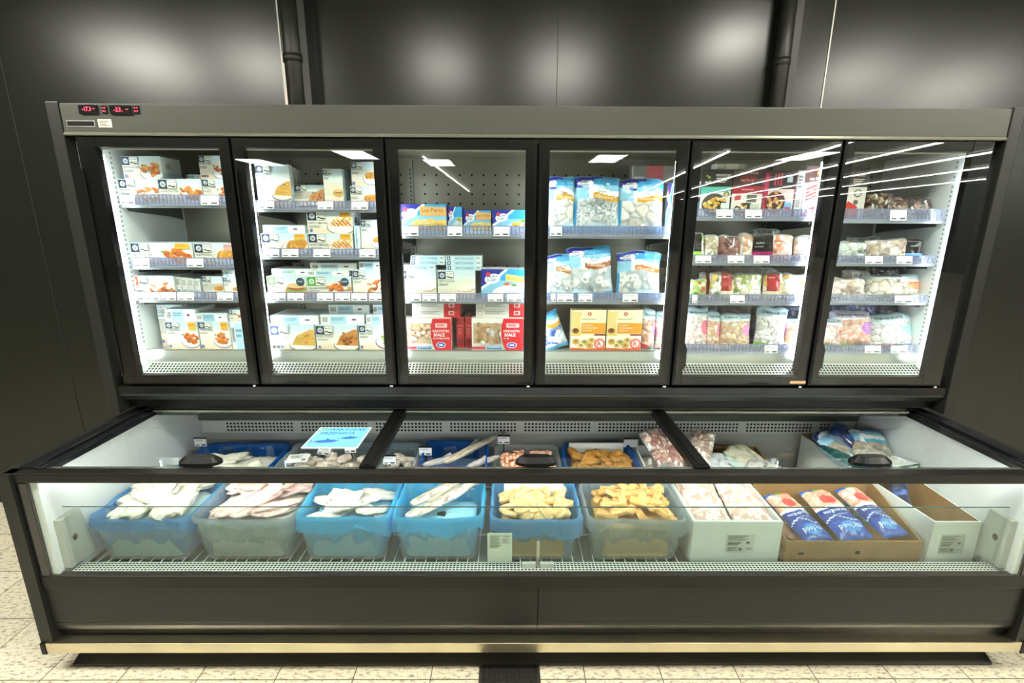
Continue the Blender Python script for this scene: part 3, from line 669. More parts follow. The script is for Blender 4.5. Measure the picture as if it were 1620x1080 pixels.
def redtop(a, w, h, rng):
    a.rect(0, 0, w, h, 0xeceae4); a.rect(w*.66, 0, w, h, 0xd22a30); a.rrect(w*.76, h*.3, w*.88, h*.85, 0xe8c0c0, h*.06); a.rect(w*.785, h*.42, w*.855, h*.72, 0xb04040)
    a.ell(w*.08, h*.5, w*.05, h*.34, 0xa89888, 10); a.ell(w*.08, h*.5, w*.04, h*.27, 0xf0ece4, 10); a.lines(w*.18, h*.76, w*.4, h*.07, 4, 0xa8a4a0)
def redback(a, w, h, rng):
    a.rect(0, 0, w, h, 0xb81c24); a.rect(w*.1, h*.7, w*.9, h*.72, 0xe89090); a.lines(w*.2, h*.6, w*.5, h*.02, 6, 0xd87070); a.rect(w*.15, h*.08, w*.85, h*.3, 0x8c1218); a.rect(0, h*.95, w, h, 0xd8484c)
def escargot(a, w, h, rng):
    a.rect(0, 0, w, h, 0xf6eccb); a.rect(0, 0, w*.06, h, 0xe8d28c); a.poly([(0, h*.3), (w*.25, h*.7), (w*.3, h*.3)], 0xf0d070)
    a.rect(0, 0, w, h*.36, 0xfaf4e6)
    a.ell(w*.52, h*.9, w*.06, h*.045, 0xd04a44, 10); a.ell(w*.52, h*.9, w*.03, h*.02, 0xf8e0d0, 6); a.lines(w*.3, h*.76, w*.42, h*.025, 1, 0xcabd94)
    a.poly([(0, h*.95), (w*.3, h*.95), (w*.2, h*.5), (0, h*.5)], 0xf0d890); a.rect(w*.3, h*.42, w, h*.68, 0xf0a22e); a.text('Escargots', w*.34, h*.61, h*.045, 0xfff0c8, w*.4); a.text('de Bourgogne', w*.34, h*.545, h*.045, 0xfff0c8, w*.5); a.text('préparés', w*.34, h*.48, h*.045, 0xfff0c8, w*.32)
    a.rect(w*.68, h*.37, w, h*.41, 0x8c3020)
    a.ell(w*.13, h*.49, w*.1, h*.07, 0x9a5a2c, 12); a.ell(w*.13, h*.5, w*.06, h*.04, 0x6e3a1c, 8)
    for x, y, c in ((.15, .22, 0xdda850), (.4, .2, 0xc8b46a), (.6, .25, 0xe8c078), (.3, .12, 0xf0d8a0), (.55, .12, 0xe0a860)): a.ell(w*x, h*y, w*.11, h*.075, c, 12); a.ell(w*x, h*(y+.01), w*.05, h*.035, 0x8f8a3a, 8)
    a.poly([(0, 0), (w, 0), (w, h*.09), (w*.5, h*.04), (0, h*.07)], 0xe86a3c)
    a.ell(w*.84, h*.17, w*.16, h*.13, 0xe66a6a, 16); a.ell(w*.84, h*.17, w*.11, h*.09, 0xf8e6e0, 14); a.text('R', w*.77, h*.1, h*.15, 0xffffff, w*.15); a.text('R', w*.775, h*.105, h*.135, 0xe05050, w*.13)
def myfood(top=0x25231f, strip=0x58b8a8, bowl=GOLD, title='KREWETKI', pink=None):
    def f(a, w, h, rng):
        a.rect(0, 0, w, h, 0xf0ece6); a.rect(0, h*.62, w, h, top)
        if strip: a.poly([(0, h*.46), (w, h*.54), (w, h*.63), (0, h*.63)], strip)
        if pink: a.rect(0, 0, w*.12, h, pink); a.ell(w*.5, h*.3, w*.36, h*.24, 0x6a3a34, 18)
        a.ell(w*.48, h*.24, w*.42, h*.25, 0x57504a if not pink else 0x8a4a48, 20); a.lumps(w*.47, h*.26, w*.36, h*.21, bowl, 30, rng, .2, .6)
        a.ell(w*.85, h*.46, w*.1, h*.07, 0x54482c, 10); a.ell(w*.85, h*.46, w*.07, h*.05, 0xcabb80, 10)
        a.text(title, w*.45, h*.85, h*.055, 0xf4f0ec, w*.48); a.lines(w*.47, h*.8, w*.4, h*.022, 3, 0xcfcac2); a.ell(w*.22, h*.83, w*.05, h*.03, 0x7ab04c, 6); a.ell(w*.15, h*.86, w*.03, h*.02, 0xe0b03c, 6)
        a.text('my food', w*.1, h*.7, h*.06, 0xffffff, w*.32); a.rect(w*.7, h*.12, w*.94, h*.28, 0xdfe8ec)
    return f
def darkred(a, w, h, rng):
    a.rect(0, 0, w, h, 0xece6e0); a.rect(0, h*.62, w, h, 0x3a2220); a.ell(w*.5, h*.8, w*.3, h*.08, 0x6e2824, 12); a.rect(0, h*.48, w, h*.64, 0xa82838)
    a.text('OWOCE MORZA', w*.2, h*.9, h*.05, 0xe8b8a0, w*.6); a.text('my food', w*.25, h*.75, h*.06, 0xe08878, w*.4); a.lines(w*.3, h*.56, w*.4, h*.025, 1, 0xe0a0a8)
    a.rect(w*.1, h*.34, w*.3, h*.46, 0xc84a58); a.rect(w*.5, h*.3, w*.82, h*.46, 0x6e7468); a.ell(w*.5, h*.12, w*.4, h*.17, 0x4a3c34, 16); a.lumps(w*.5, h*.14, w*.34, h*.13, GOLD+(0xf0e0c8,), 20, rng, .2, .6); a.rect(w*.62, h*.14, w*.92, h*.26, 0xcfd2cc)
def pinkbox(a, w, h, rng):
    a.rect(0, 0, w, h, 0xf0d8dc); a.rect(0, h*.6, w, h, 0x3a2a2c); a.rect(0, 0, w*.14, h*.95, 0xc03058)
    for k in range(3): a.rect(w*(.3+.1*k), h*.68, w*(.36+.1*k), h*.95, 0xc84858)
    a.rect(w*.72, h*.75, w*.9, h*.88, 0xc8d8e8); a.ell(w*.4, h*.3, w*.34, h*.25, 0x6a3830, 18); a.lumps(w*.38, h*.32, w*.28, h*.2, (0xe8b878, 0xd89858, 0xf0d8b0), 20, rng, .24, .6); a.rect(w*.7, h*.05, w*.95, h*.3, 0x7ec0e8); a.rect(w*.74, h*.1, w*.9, h*.2, 0xe04868)
    a.text('KREWETKI', w*.6, h*.63, h*.04, 0xf0e0e0, w*.3)
def redwhite(a, w, h, rng):
    a.rect(0, 0, w, h, 0xf8f0ee); a.rect(0, h*.66, w, h, 0x5a2a28); a.ell(w*.6, h*.86, w*.12, h*.05, 0xe8a040, 8); a.text('my food', w*.2, h*.72, h*.06, 0xffffff, w*.6)
    for k in range(4): a.poly([(w*.1, h*(.3+.07*k)), (w*.7, h*(.42+.07*k)), (w*.7, h*(.46+.07*k)), (w*.1, h*(.34+.07*k))], 0xe0383c)
    a.ell(w*.8, h*.42, w*.2, h*.12, 0xe0a048, 10); a.poly([(0, 0), (w, h*.06), (w, h*.26), (w*.3, h*.16)], 0xe8404c); a.poly([(w*.1, 0), (w, 0), (w, h*.05)], 0xf07080)
def blackbox(a, w, h, rng):
    a.rect(0, 0, w, h, 0xd8cfc8); a.rect(0, h*.62, w, h, 0x2e201e); a.text('RAKI', w*.4, h*.83, h*.05, 0xf4ece8, w*.4); a.lines(w*.2, h*.76, w*.6, h*.02, 3, 0xb8a8a0)
    a.ell(w*.55, h*.5, w*.22, h*.08, 0x4a4844, 12); a.ell(w*.55, h*.5, w*.17, h*.06, 0xcac6be, 12); a.ell(w*.5, h*.32, w*.14, h*.05, 0x6a5c58, 10); a.ell(w*.5, h*.2, w*.16, h*.05, 0x9a8e88, 10); a.poly([(0, 0), (w*.7, 0), (w*.6, h*.24), (w*.1, h*.34), (0, h*.3)], 0xc83428)
def flatgrey(c=0x8c8880, c2=0xc05050):
    def f(a, w, h, rng): a.rect(0, 0, w, h, c); a.rect(w*.35, 0, w*.75, h, c2); a.lines(w*.05, h*.7, w*.25, h*.14, 2, 0xd8d8d4); a.rect(0, 0, w*.03, h, 0xe8e8e4)
    return f
def spine(a, w, h, rng):
    a.rect(0, 0, w, h, 0xdcdcd8); a.barcode(w*.2, h*.15, w*.6, h*.28, 6); a.lines(w*.2, h*.85, w*.6, h*.04, 4, 0x8a8c94); a.rect(0, 0, w*.12, h, 0xb4b8bc)
def orangeplate(a, w, h, rng): frosta('stick', 0xe0603c, None, 'ŁOSOŚ')(a, w, h, rng)

DOORN = {1: 'first door', 2: 'second door', 3: 'third door', 4: 'fourth door', 5: 'fifth door', 6: 'sixth door'}
SHN = {0: 'bottom deck', 1: 'top shelf', 2: 'second shelf', 3: 'third shelf', 4: 'fourth shelf'}
def place_label(desc, dn, sn): return '%s, %s, %s' % (desc, SHN[sn], DOORN[dn])
def carton(name, w, h, d, art, seed, side=0xdfe6e6, top=0xd6e4ea):
    b = MB(); b.box(-w/2, w/2, -d/2, d/2, 0, h, side, bev=.0015)
    rng = random.Random(seed)
    a = Art(b, w, h, lambda x, z, L: (x-w/2, -d/2-L, z)); art(a, w, h, rng)
    t = Art(b, w, d, lambda x, y, L: (x-w/2, y-d/2, h+L)); t.rect(.002, .002, w-.002, d-.002, top)
    t.rect(w*.1, d*.2, w*.5, d*.8, mix(top, 0xe8b080, .35)); t.lines(w*.55, d*.8, w*.3, d*.06, 3, mix(top, 0x405060, .5))
    for s_ in (-1, 1):
        e_ = Art(b, d, h, lambda x, z, L: (s_*(w/2+L), -d/2+x, z)); e_.rect(.001, .001, d-.001, h*.3, mix(side, 0x8ab8d0, .4)); e_.barcode(d*.2, h*.4, d*.3, h*.35, 8)
    return b.build(name, PRINT, fixn=False)
TOP = [0.0]
def putc(dn, sn, x0, x1, yt, art, desc, yb=None, on=False, d=.13, yo=0, rz=0, rx=0, ry=0, name='frozen_food_box', cat='box', side=0xdfe6e6, top=0xd6e4ea, grp=None):
    Y = YS+.022+yo
    zb = TOP[0] if on else (onY((x0+x1)/2, yb, Y)[1] if yb else ZS[(dn, sn)])
    zt = onY((x0+x1)/2, yt, Y)[1]; py = (yt+540)/2
    h = max(.012, zt-zb-.0004); pm = yt+ (8 if not yb else (yb-yt)/2)
    X0 = onY(x0, pm, Y)[0]; X1 = onY(x1, pm, Y)[0]; w = X1-X0
    w -= .001
    o = carton(name, w, h, d, art, hash((dn, sn, int(x0))) % 9999 if False else int(dn*1000+sn*100+x0), side, top)
    o.location = ((X0+X1)/2, Y+d/2, zb+.0004); o.rotation_euler = (rx, ry, rz)
    tag(o, place_label(desc, dn, sn), cat, grp); TOP[0] = zb+h+.0005
    return o
P = putc
# door 1
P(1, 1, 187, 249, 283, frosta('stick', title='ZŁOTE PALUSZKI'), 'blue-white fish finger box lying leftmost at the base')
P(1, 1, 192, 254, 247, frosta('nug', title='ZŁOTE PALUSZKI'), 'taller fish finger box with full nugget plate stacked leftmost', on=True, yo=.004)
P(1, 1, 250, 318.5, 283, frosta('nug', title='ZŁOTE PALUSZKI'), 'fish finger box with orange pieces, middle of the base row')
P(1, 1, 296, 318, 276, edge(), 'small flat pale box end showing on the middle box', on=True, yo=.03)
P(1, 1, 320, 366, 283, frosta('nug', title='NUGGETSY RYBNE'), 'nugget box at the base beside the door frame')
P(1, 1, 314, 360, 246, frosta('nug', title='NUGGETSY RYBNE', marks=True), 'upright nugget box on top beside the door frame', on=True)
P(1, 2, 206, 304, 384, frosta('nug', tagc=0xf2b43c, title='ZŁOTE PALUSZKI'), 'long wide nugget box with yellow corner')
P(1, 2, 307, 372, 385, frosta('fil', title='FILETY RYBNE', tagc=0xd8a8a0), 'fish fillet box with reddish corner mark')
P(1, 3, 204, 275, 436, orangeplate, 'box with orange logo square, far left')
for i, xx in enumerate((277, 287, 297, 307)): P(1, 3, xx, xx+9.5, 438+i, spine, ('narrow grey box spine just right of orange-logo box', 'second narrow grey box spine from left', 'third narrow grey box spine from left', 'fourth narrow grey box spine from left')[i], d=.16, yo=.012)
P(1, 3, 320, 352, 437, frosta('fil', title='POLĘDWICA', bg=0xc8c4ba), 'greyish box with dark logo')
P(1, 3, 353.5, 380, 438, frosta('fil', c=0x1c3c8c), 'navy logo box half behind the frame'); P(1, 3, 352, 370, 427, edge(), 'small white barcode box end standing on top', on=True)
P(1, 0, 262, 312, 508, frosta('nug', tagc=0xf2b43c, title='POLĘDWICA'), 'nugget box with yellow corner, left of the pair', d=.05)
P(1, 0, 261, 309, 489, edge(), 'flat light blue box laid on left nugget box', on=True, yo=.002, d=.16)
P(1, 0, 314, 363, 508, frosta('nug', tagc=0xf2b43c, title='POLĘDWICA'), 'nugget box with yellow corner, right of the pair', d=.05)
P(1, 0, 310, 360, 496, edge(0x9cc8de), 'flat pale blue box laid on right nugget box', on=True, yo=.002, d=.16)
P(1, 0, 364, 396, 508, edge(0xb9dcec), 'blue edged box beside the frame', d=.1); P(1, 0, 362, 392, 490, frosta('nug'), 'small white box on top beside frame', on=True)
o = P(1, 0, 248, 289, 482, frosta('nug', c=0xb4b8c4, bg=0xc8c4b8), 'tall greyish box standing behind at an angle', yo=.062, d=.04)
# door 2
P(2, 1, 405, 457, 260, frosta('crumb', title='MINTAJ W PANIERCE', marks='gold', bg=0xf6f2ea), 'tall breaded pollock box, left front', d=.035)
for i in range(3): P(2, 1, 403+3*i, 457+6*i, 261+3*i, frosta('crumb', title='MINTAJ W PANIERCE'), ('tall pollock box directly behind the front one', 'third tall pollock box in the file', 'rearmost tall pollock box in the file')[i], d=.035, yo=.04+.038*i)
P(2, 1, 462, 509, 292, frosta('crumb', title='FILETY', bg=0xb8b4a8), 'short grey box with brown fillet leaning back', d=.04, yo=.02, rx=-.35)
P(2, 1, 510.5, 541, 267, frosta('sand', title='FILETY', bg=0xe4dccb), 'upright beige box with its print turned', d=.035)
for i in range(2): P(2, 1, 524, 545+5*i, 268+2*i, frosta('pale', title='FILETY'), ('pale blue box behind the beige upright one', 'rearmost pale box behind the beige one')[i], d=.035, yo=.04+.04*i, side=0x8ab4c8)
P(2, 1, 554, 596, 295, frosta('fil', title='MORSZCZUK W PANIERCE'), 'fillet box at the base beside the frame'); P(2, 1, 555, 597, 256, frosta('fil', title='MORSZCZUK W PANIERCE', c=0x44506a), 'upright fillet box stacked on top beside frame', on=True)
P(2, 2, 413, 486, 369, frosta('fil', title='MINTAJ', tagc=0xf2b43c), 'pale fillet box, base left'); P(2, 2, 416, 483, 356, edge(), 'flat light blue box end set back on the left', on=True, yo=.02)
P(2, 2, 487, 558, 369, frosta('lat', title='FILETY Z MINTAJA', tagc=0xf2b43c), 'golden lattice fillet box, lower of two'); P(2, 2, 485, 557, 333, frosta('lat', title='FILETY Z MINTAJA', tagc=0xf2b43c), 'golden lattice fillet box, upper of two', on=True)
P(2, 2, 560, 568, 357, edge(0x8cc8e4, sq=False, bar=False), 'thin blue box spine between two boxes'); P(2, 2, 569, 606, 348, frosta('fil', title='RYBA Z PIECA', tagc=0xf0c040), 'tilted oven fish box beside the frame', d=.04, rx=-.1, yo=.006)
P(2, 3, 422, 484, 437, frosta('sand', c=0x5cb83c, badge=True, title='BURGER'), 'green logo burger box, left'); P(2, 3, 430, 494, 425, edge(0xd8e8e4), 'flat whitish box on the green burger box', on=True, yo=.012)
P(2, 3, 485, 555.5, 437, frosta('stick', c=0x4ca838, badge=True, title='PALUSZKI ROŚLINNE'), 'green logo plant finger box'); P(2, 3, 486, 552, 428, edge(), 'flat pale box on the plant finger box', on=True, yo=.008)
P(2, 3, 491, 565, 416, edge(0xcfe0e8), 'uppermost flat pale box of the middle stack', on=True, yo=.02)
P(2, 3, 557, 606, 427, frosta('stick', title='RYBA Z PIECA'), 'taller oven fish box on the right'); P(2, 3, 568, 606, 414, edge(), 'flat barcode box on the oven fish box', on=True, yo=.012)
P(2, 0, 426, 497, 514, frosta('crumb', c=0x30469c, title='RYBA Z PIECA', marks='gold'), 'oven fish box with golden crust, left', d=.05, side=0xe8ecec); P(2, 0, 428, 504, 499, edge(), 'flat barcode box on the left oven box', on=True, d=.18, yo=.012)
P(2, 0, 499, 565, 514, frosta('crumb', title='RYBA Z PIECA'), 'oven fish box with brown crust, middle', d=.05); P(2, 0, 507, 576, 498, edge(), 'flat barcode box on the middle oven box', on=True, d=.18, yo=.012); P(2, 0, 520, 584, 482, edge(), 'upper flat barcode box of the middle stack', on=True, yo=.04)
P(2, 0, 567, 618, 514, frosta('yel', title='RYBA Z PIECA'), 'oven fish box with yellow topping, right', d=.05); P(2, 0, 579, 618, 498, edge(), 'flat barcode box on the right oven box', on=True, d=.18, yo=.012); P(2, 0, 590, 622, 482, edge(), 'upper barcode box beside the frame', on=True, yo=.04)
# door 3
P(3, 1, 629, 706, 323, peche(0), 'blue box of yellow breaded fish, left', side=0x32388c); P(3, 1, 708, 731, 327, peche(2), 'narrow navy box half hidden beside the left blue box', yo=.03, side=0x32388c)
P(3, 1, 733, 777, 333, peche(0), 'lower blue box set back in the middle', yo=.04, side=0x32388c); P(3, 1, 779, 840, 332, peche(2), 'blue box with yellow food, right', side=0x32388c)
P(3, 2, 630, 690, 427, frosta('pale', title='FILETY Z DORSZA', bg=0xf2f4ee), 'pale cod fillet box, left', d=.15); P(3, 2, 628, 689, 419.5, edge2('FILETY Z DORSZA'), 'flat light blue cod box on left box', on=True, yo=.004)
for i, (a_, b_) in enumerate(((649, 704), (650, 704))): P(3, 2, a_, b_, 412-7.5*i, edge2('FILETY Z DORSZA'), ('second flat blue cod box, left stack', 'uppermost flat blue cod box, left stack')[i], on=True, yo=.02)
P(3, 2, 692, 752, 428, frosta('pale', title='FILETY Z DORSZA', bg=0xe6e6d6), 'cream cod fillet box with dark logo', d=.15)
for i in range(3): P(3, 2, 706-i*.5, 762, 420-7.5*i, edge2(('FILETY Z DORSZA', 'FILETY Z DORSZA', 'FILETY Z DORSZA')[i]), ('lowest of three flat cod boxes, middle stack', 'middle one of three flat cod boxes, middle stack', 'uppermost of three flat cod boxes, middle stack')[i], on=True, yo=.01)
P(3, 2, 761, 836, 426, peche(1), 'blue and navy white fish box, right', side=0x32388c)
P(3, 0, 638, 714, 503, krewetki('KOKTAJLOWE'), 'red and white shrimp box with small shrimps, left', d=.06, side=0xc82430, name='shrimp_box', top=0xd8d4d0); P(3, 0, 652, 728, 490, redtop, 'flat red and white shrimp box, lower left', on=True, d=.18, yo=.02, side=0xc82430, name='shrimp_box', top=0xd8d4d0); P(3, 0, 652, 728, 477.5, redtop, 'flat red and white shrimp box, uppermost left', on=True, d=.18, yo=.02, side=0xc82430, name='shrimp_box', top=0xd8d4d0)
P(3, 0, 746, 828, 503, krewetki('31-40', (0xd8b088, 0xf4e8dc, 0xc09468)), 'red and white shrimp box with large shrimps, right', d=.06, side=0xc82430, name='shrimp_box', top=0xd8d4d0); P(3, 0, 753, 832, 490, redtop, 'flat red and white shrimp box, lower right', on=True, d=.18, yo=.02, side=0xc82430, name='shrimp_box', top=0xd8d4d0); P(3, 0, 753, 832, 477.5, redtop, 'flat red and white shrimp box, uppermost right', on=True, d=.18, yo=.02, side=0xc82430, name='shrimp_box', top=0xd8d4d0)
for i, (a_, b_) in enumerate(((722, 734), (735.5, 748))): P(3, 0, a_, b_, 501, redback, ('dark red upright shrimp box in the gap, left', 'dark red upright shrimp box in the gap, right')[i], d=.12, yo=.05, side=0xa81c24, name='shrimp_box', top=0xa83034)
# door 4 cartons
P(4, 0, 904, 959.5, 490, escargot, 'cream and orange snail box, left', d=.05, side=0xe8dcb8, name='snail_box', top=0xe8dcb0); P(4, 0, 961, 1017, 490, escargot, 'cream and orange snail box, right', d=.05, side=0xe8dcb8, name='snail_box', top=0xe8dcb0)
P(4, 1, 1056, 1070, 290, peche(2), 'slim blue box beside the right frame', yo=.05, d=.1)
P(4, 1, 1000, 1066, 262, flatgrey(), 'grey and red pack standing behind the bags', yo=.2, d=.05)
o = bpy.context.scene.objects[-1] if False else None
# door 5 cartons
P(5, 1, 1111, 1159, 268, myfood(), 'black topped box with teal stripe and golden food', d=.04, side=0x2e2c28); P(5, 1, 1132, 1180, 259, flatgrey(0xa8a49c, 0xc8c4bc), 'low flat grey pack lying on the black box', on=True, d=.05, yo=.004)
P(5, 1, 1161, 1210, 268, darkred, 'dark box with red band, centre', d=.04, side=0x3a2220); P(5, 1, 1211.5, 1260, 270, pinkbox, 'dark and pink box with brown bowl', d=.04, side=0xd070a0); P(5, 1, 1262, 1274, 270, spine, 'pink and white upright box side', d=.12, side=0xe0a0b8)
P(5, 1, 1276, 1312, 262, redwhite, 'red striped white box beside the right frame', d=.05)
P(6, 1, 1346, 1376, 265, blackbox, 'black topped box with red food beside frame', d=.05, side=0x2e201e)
# ------------------------------------------------------------------ printed film bags
RINGS = (0xfbfaf6, 0xeae8e2, 0xffffff, 0xd8dad8); FROST = (0x7e8890,)
def vor(x, y, s, seed):
    d, p = noise.voronoi(Vector((x*s+seed*3.7, y*s+seed*1.3, seed*.77)))
    return d[0], d[1], p[0]
def lump(x, y, s, seed, cols, gap=0xa89888, k=.16):
    if cols is RINGS:
        for q in (0, 5, 9):
            X = x+.006*noise.noise(Vector((x*60, y*60, seed+q))); d0, d1, p = vor(X, y, s*.55, seed+q)
            r = (math.sin(p.x*91.7+p.y*37.3+seed)*43758.5) % 1; a = .14+.08*r
            if a < d0 < a+.2 and r < .85: return mix((0xfbfaf6, 0xf0eee8, 0xe2e0dc)[(0, 5, 9).index(q)], 0xb8bcc0, max(0, (abs(d0-a-.1)-.06)*9)), .9-.03*q
        return mix(0xa8b2b8, 0xd2d8da, r), .1  # grey-blue between the rings is shadow put into the bag colour
    if cols is FROST:
        n = noise.noise(Vector((x*90, y*90, seed)))+.6*noise.noise(Vector((x*220, y*220, seed)))+.5*math.sin(x*40)*.3
        return mix(0x7c878e, 0xe4e8ea, min(1, max(0, .5+n*.9-(y-.09)*5))), .3+.4*n
    x += .008*noise.noise(Vector((x*60, y*60, seed))); d0, d1, p = vor(x, y, s, seed)
    e = d1-d0; r = (math.sin(p.x*91.7+p.y*37.3+seed)*43758.5) % 1
    c = lin(cols[int(r*len(cols)) % len(cols)]); g = lin(gap)
    t = min(1, e/k)
    return tuple(g[i]+(c[i]-g[i])*t for i in range(3)), min(1, e*2.2)
def bagmesh(name, w, h, t, paint, texts=(), seed=1, nu=44, nv=48, mt=None, flat=False):
    """paint(x, z) metres from lower left -> (colour, relief 0..1)"""
    b = MB(); V = {}
    def pos(x, z, sd, extra=0):
        u = 2*x/w-1; v = z/h; q = (1-min(1, abs(u))**3.2)**.55*(max(0, 1-abs(2*v-1)**5))**.5 if abs(u) < 1 else 0
        n1 = noise.noise(Vector((x*14+seed, z*14, seed*2.1))); n2 = noise.noise(Vector((x*42, z*42+seed, 3.3)))
        ed = 1-q
        xx = (x-w/2)*(1-.05*math.sin(v*PI)*(.6+.8*abs(noise.noise(Vector((z*9, seed, 0))))))+.004*n1*ed
        if v > .93: xx *= 1+.02*math.sin(x*180)
        y = sd*(-(t/2)*q*(1+.35*n1)-.0035*n2*(.4+q)-extra)
        zz = z+(.011*noise.noise(Vector((x*16, seed, .5)))-.010*abs(u)**6)*max(0, (v-.75)/.25)+.006*ed*noise.noise(Vector((x*20, seed, v)))
        if sd < 0: y *= .8
        return (xx, y, zz)
    for sd in (1, -1):
        i0 = len(b.v); rel = {}
        for j in range(nv+1):
            for i in range(nu+1):
                x, z = w*i/nu, h*j/nv
                r = paint(x, z)[1] if sd > 0 else 0
                b.v.append(pos(x, z, sd, .0045*r if sd > 0 else 0))
        for j in range(nv):
            for i in range(nu):
                a = i0+j*(nu+1)+i; f = (a, a+1, a+nu+2, a+nu+1) if sd > 0 else (a, a+nu+1, a+nu+2, a+1)
                b.f.append(f); b.mi.append(0); b.sm.append(True)
                b.c.append(lin(paint(w*(i+.5)/nu, h*(j+.5)/nv)[0] if sd > 0 else texts_back))
    k = 0
    for (s_, tx, tz, th, tc, mw, rot) in texts:
        k += 1; vs, fs, tw = textgeo(s_); sc = th/.72; scx = min(sc, mw*w/tw); c, d = math.cos(rot), math.sin(rot)
        pts = []
        for a, q in vs:
            a *= scx; q *= sc; X = min(max(tx*w+a*c-q*d, .001), w-.001); Z = min(max(tz*h+a*d+q*c, .001), h-.001); pts.append(pos(X, Z, 1, .0012+.0002*k))
        b.mesh(pts, fs, tc, None, True)
    return b
texts_back = (.35, .5, .62)
def p_encornet(w, h, seed, cols=WHITEF, lab=0xd8a02c, s=38, top=0x4aa6dc, corner=0x2a34a0):
    def f(x, z):
        u, v = x/w, z/h; wob = .03*math.sin(u*7+seed)
        if v > .985 or v < .012: return mix(top, 0xffffff, .35), 0
        if v > .74+wob+.08*(1-u):
            if u < .42-(1-v)*.3 or (v > .93 and u < .6):
                if ((u-.25)/.2)**2+((v-.86)/.055)**2 < 1: return lin(0xf2f4fa), 0
                return lin(corner), 0
            return lin(top if v > .84 else 0x8cc8ea), 0
        if u > .38 and .60+wob-.04*u < v < .70+wob-.04*u: return lin(lab), 0
        if v > .58+wob: return lin(0xf4f6f8 if u > .3 else 0x9ad0ee), 0
        e = .5+.05*math.cos((u-.5)*5)
        if v > .14+.05*math.sin(u*6+seed) and .04 < u < .96: c, r = lump(x, z, s, seed, cols, 0x9aa0a4); return c, r
        return (lin(0x48a8e0) if v < .1 or u < .05 else lin(0xcfe6f2)), 0
    return f
def t_encornet(rot=-.06): return (('Pêche', .1, .87, .011, 0x28389c, .22, .1), ('Océan', .1, .81, .011, 0x28389c, .22, .1), ("d'Encornet", .42, .62, .014, 0xfdf2d8, .56, rot), ('Anneaux', .5, .715, .007, 0x707888, .25, rot), ('500g', .6, .05, .008, 0x2858a0, .2, 0))
def p_owoce(w, h, seed, cols, acc=0xd86ab0, bot=0x7fc048, s=48, top=0xc4dfe8):
    def f(x, z):
        u, v = x/w, z/h; wob = .02*math.sin(u*6+seed)
        if v > .80+wob: return lin(top if v < .97 else 0x9cc8d8), 0
        if v > .76+wob: return lin(0xe8f0f2), 0
        if ((u-.9)/.24)**2+((v-.5)/.17)**2 < 1: return mix(acc, 0xffffff, .15*((int(z*160)) % 2)), 0
        if v < .11+.03*math.sin(u*5+1) and bot:
            if ((u-.62)/.1)**2+((v-.07)/.06)**2 < 1: return lin(0x2f5a34), 0
            return (lin(bot) if u < .7 else lin(0x4a9ac8)) if v > .02 else lin(0xe8ecec), 0
        c, r = lump(x, z, s, seed, cols, 0xb09a90); return c, r
    return f
def t_owoce(): return (('Owoce morza', .1, .84, .016, 0x203a5c, .82, 0),)
def p_navy(w, h, seed, s=42, inv=False):
    def f(x, z):
        u, v = x/w, z/h
        if v > .93: return lin(0x2c6ad0 if u < .4 else (0x6ab43c if u < .7 else 0xd04040)), 0
        if v > .58:
            if ((u-.55)/.26)**2+((v-.72)/.09)**2 < 1: return lin(0xe8504c), 0
            c, r = lump(x, z, 26, seed, (0xf0c0a8, 0xf6dccc, 0xe8a890), 0xb8907c); return c, r*.5
        if .555 < v < .58: return lin(0xf0f0f4), 0
        if v < .27 and ((u-.5)/.3)**2+((v-.18)/.1)**2 < 1: return lin(0x4a96dc), 0
        if abs(v-.33-.06*math.sin(u*5)) < .012: return lin(0xc8d8f0), 0
        return lin(0x1c3a8c if v > .3 else 0x2450b0), 0
    return f
def p_dark(c=0x182850, c2=0x3a58a8, s=20):
    def f(x, z):
        n = noise.noise(Vector((x*30, z*30, s))); return mix(c, c2, max(0, n*1.6)), max(0, n)
    return f
def p_clear(cols, gap=0xa8a098, s=40, lab=None, lx=(.3, .7), seed=1, low=None):
    def f(w, h):
        def g(x, z):
            u, v = x/w, z/h
            if lab and lx[0] < u < lx[1]:
                if low and v < .32: return lin(low), 0
                return lin(lab if v < .93 else 0x8a8680), 0
            if v > .93 or v < .04: return lin(0xb8bcbc), 0
            n = noise.noise(Vector((x*70, z*25, seed)))
            if n > .38: return lin(0xf4f6f6), .2
            return lump(x, z, s, seed, cols, gap)
        return g
    return f
def putb(dn, sn, x0, x1, yt, kind, desc, t=.06, yo=0, rx=-.08, ry=0, rz=0, name='frozen_food_bag', cat='bag', seed=None, texts=(), yb=None, grp=None, on=False, mt=None):
    Y = YS+.025+yo; seed = seed if seed is not None else (x0*7+sn*13) % 97
    zb = onY((x0+x1)/2, yb, Y)[1] if yb else (TOP[0] if on else ZS[(dn, sn)])
    zt = onY((x0+x1)/2, yt, Y)[1]; h = zt-zb; pm = (yt+8)
    X0 = onY(x0, pm, Y)[0]; X1 = onY(x1, pm, Y)[0]; w = X1-X0
    paint = kind(w, h, seed) if kind.__code__.co_argcount >= 3 else kind(w, h)
    b = bagmesh(name, w, h, t, paint, texts, seed)
    o = b.build(name, mt or FILM, fixn=False); o.location = ((X0+X1)/2, Y+t/2, zb+.0005); o.rotation_euler = (rx, ry, rz)
    tag(o, place_label(desc, dn, sn), cat, grp); TOP[0] = zt; return o
B = putb
enc = lambda **k: (lambda w, h, seed: p_encornet(w, h, seed, **k))
owo = lambda *a, **k: (lambda w, h, seed: p_owoce(w, h, seed, *a, **k))
B(4, 1, 862, 912, 279, enc(s=26, cols=(0xe8e4dc, 0xd8d4cc, 0xf4f0ea)), 'blue squid bag leftmost, print cut off by frame', texts=t_encornet(), seed=3)
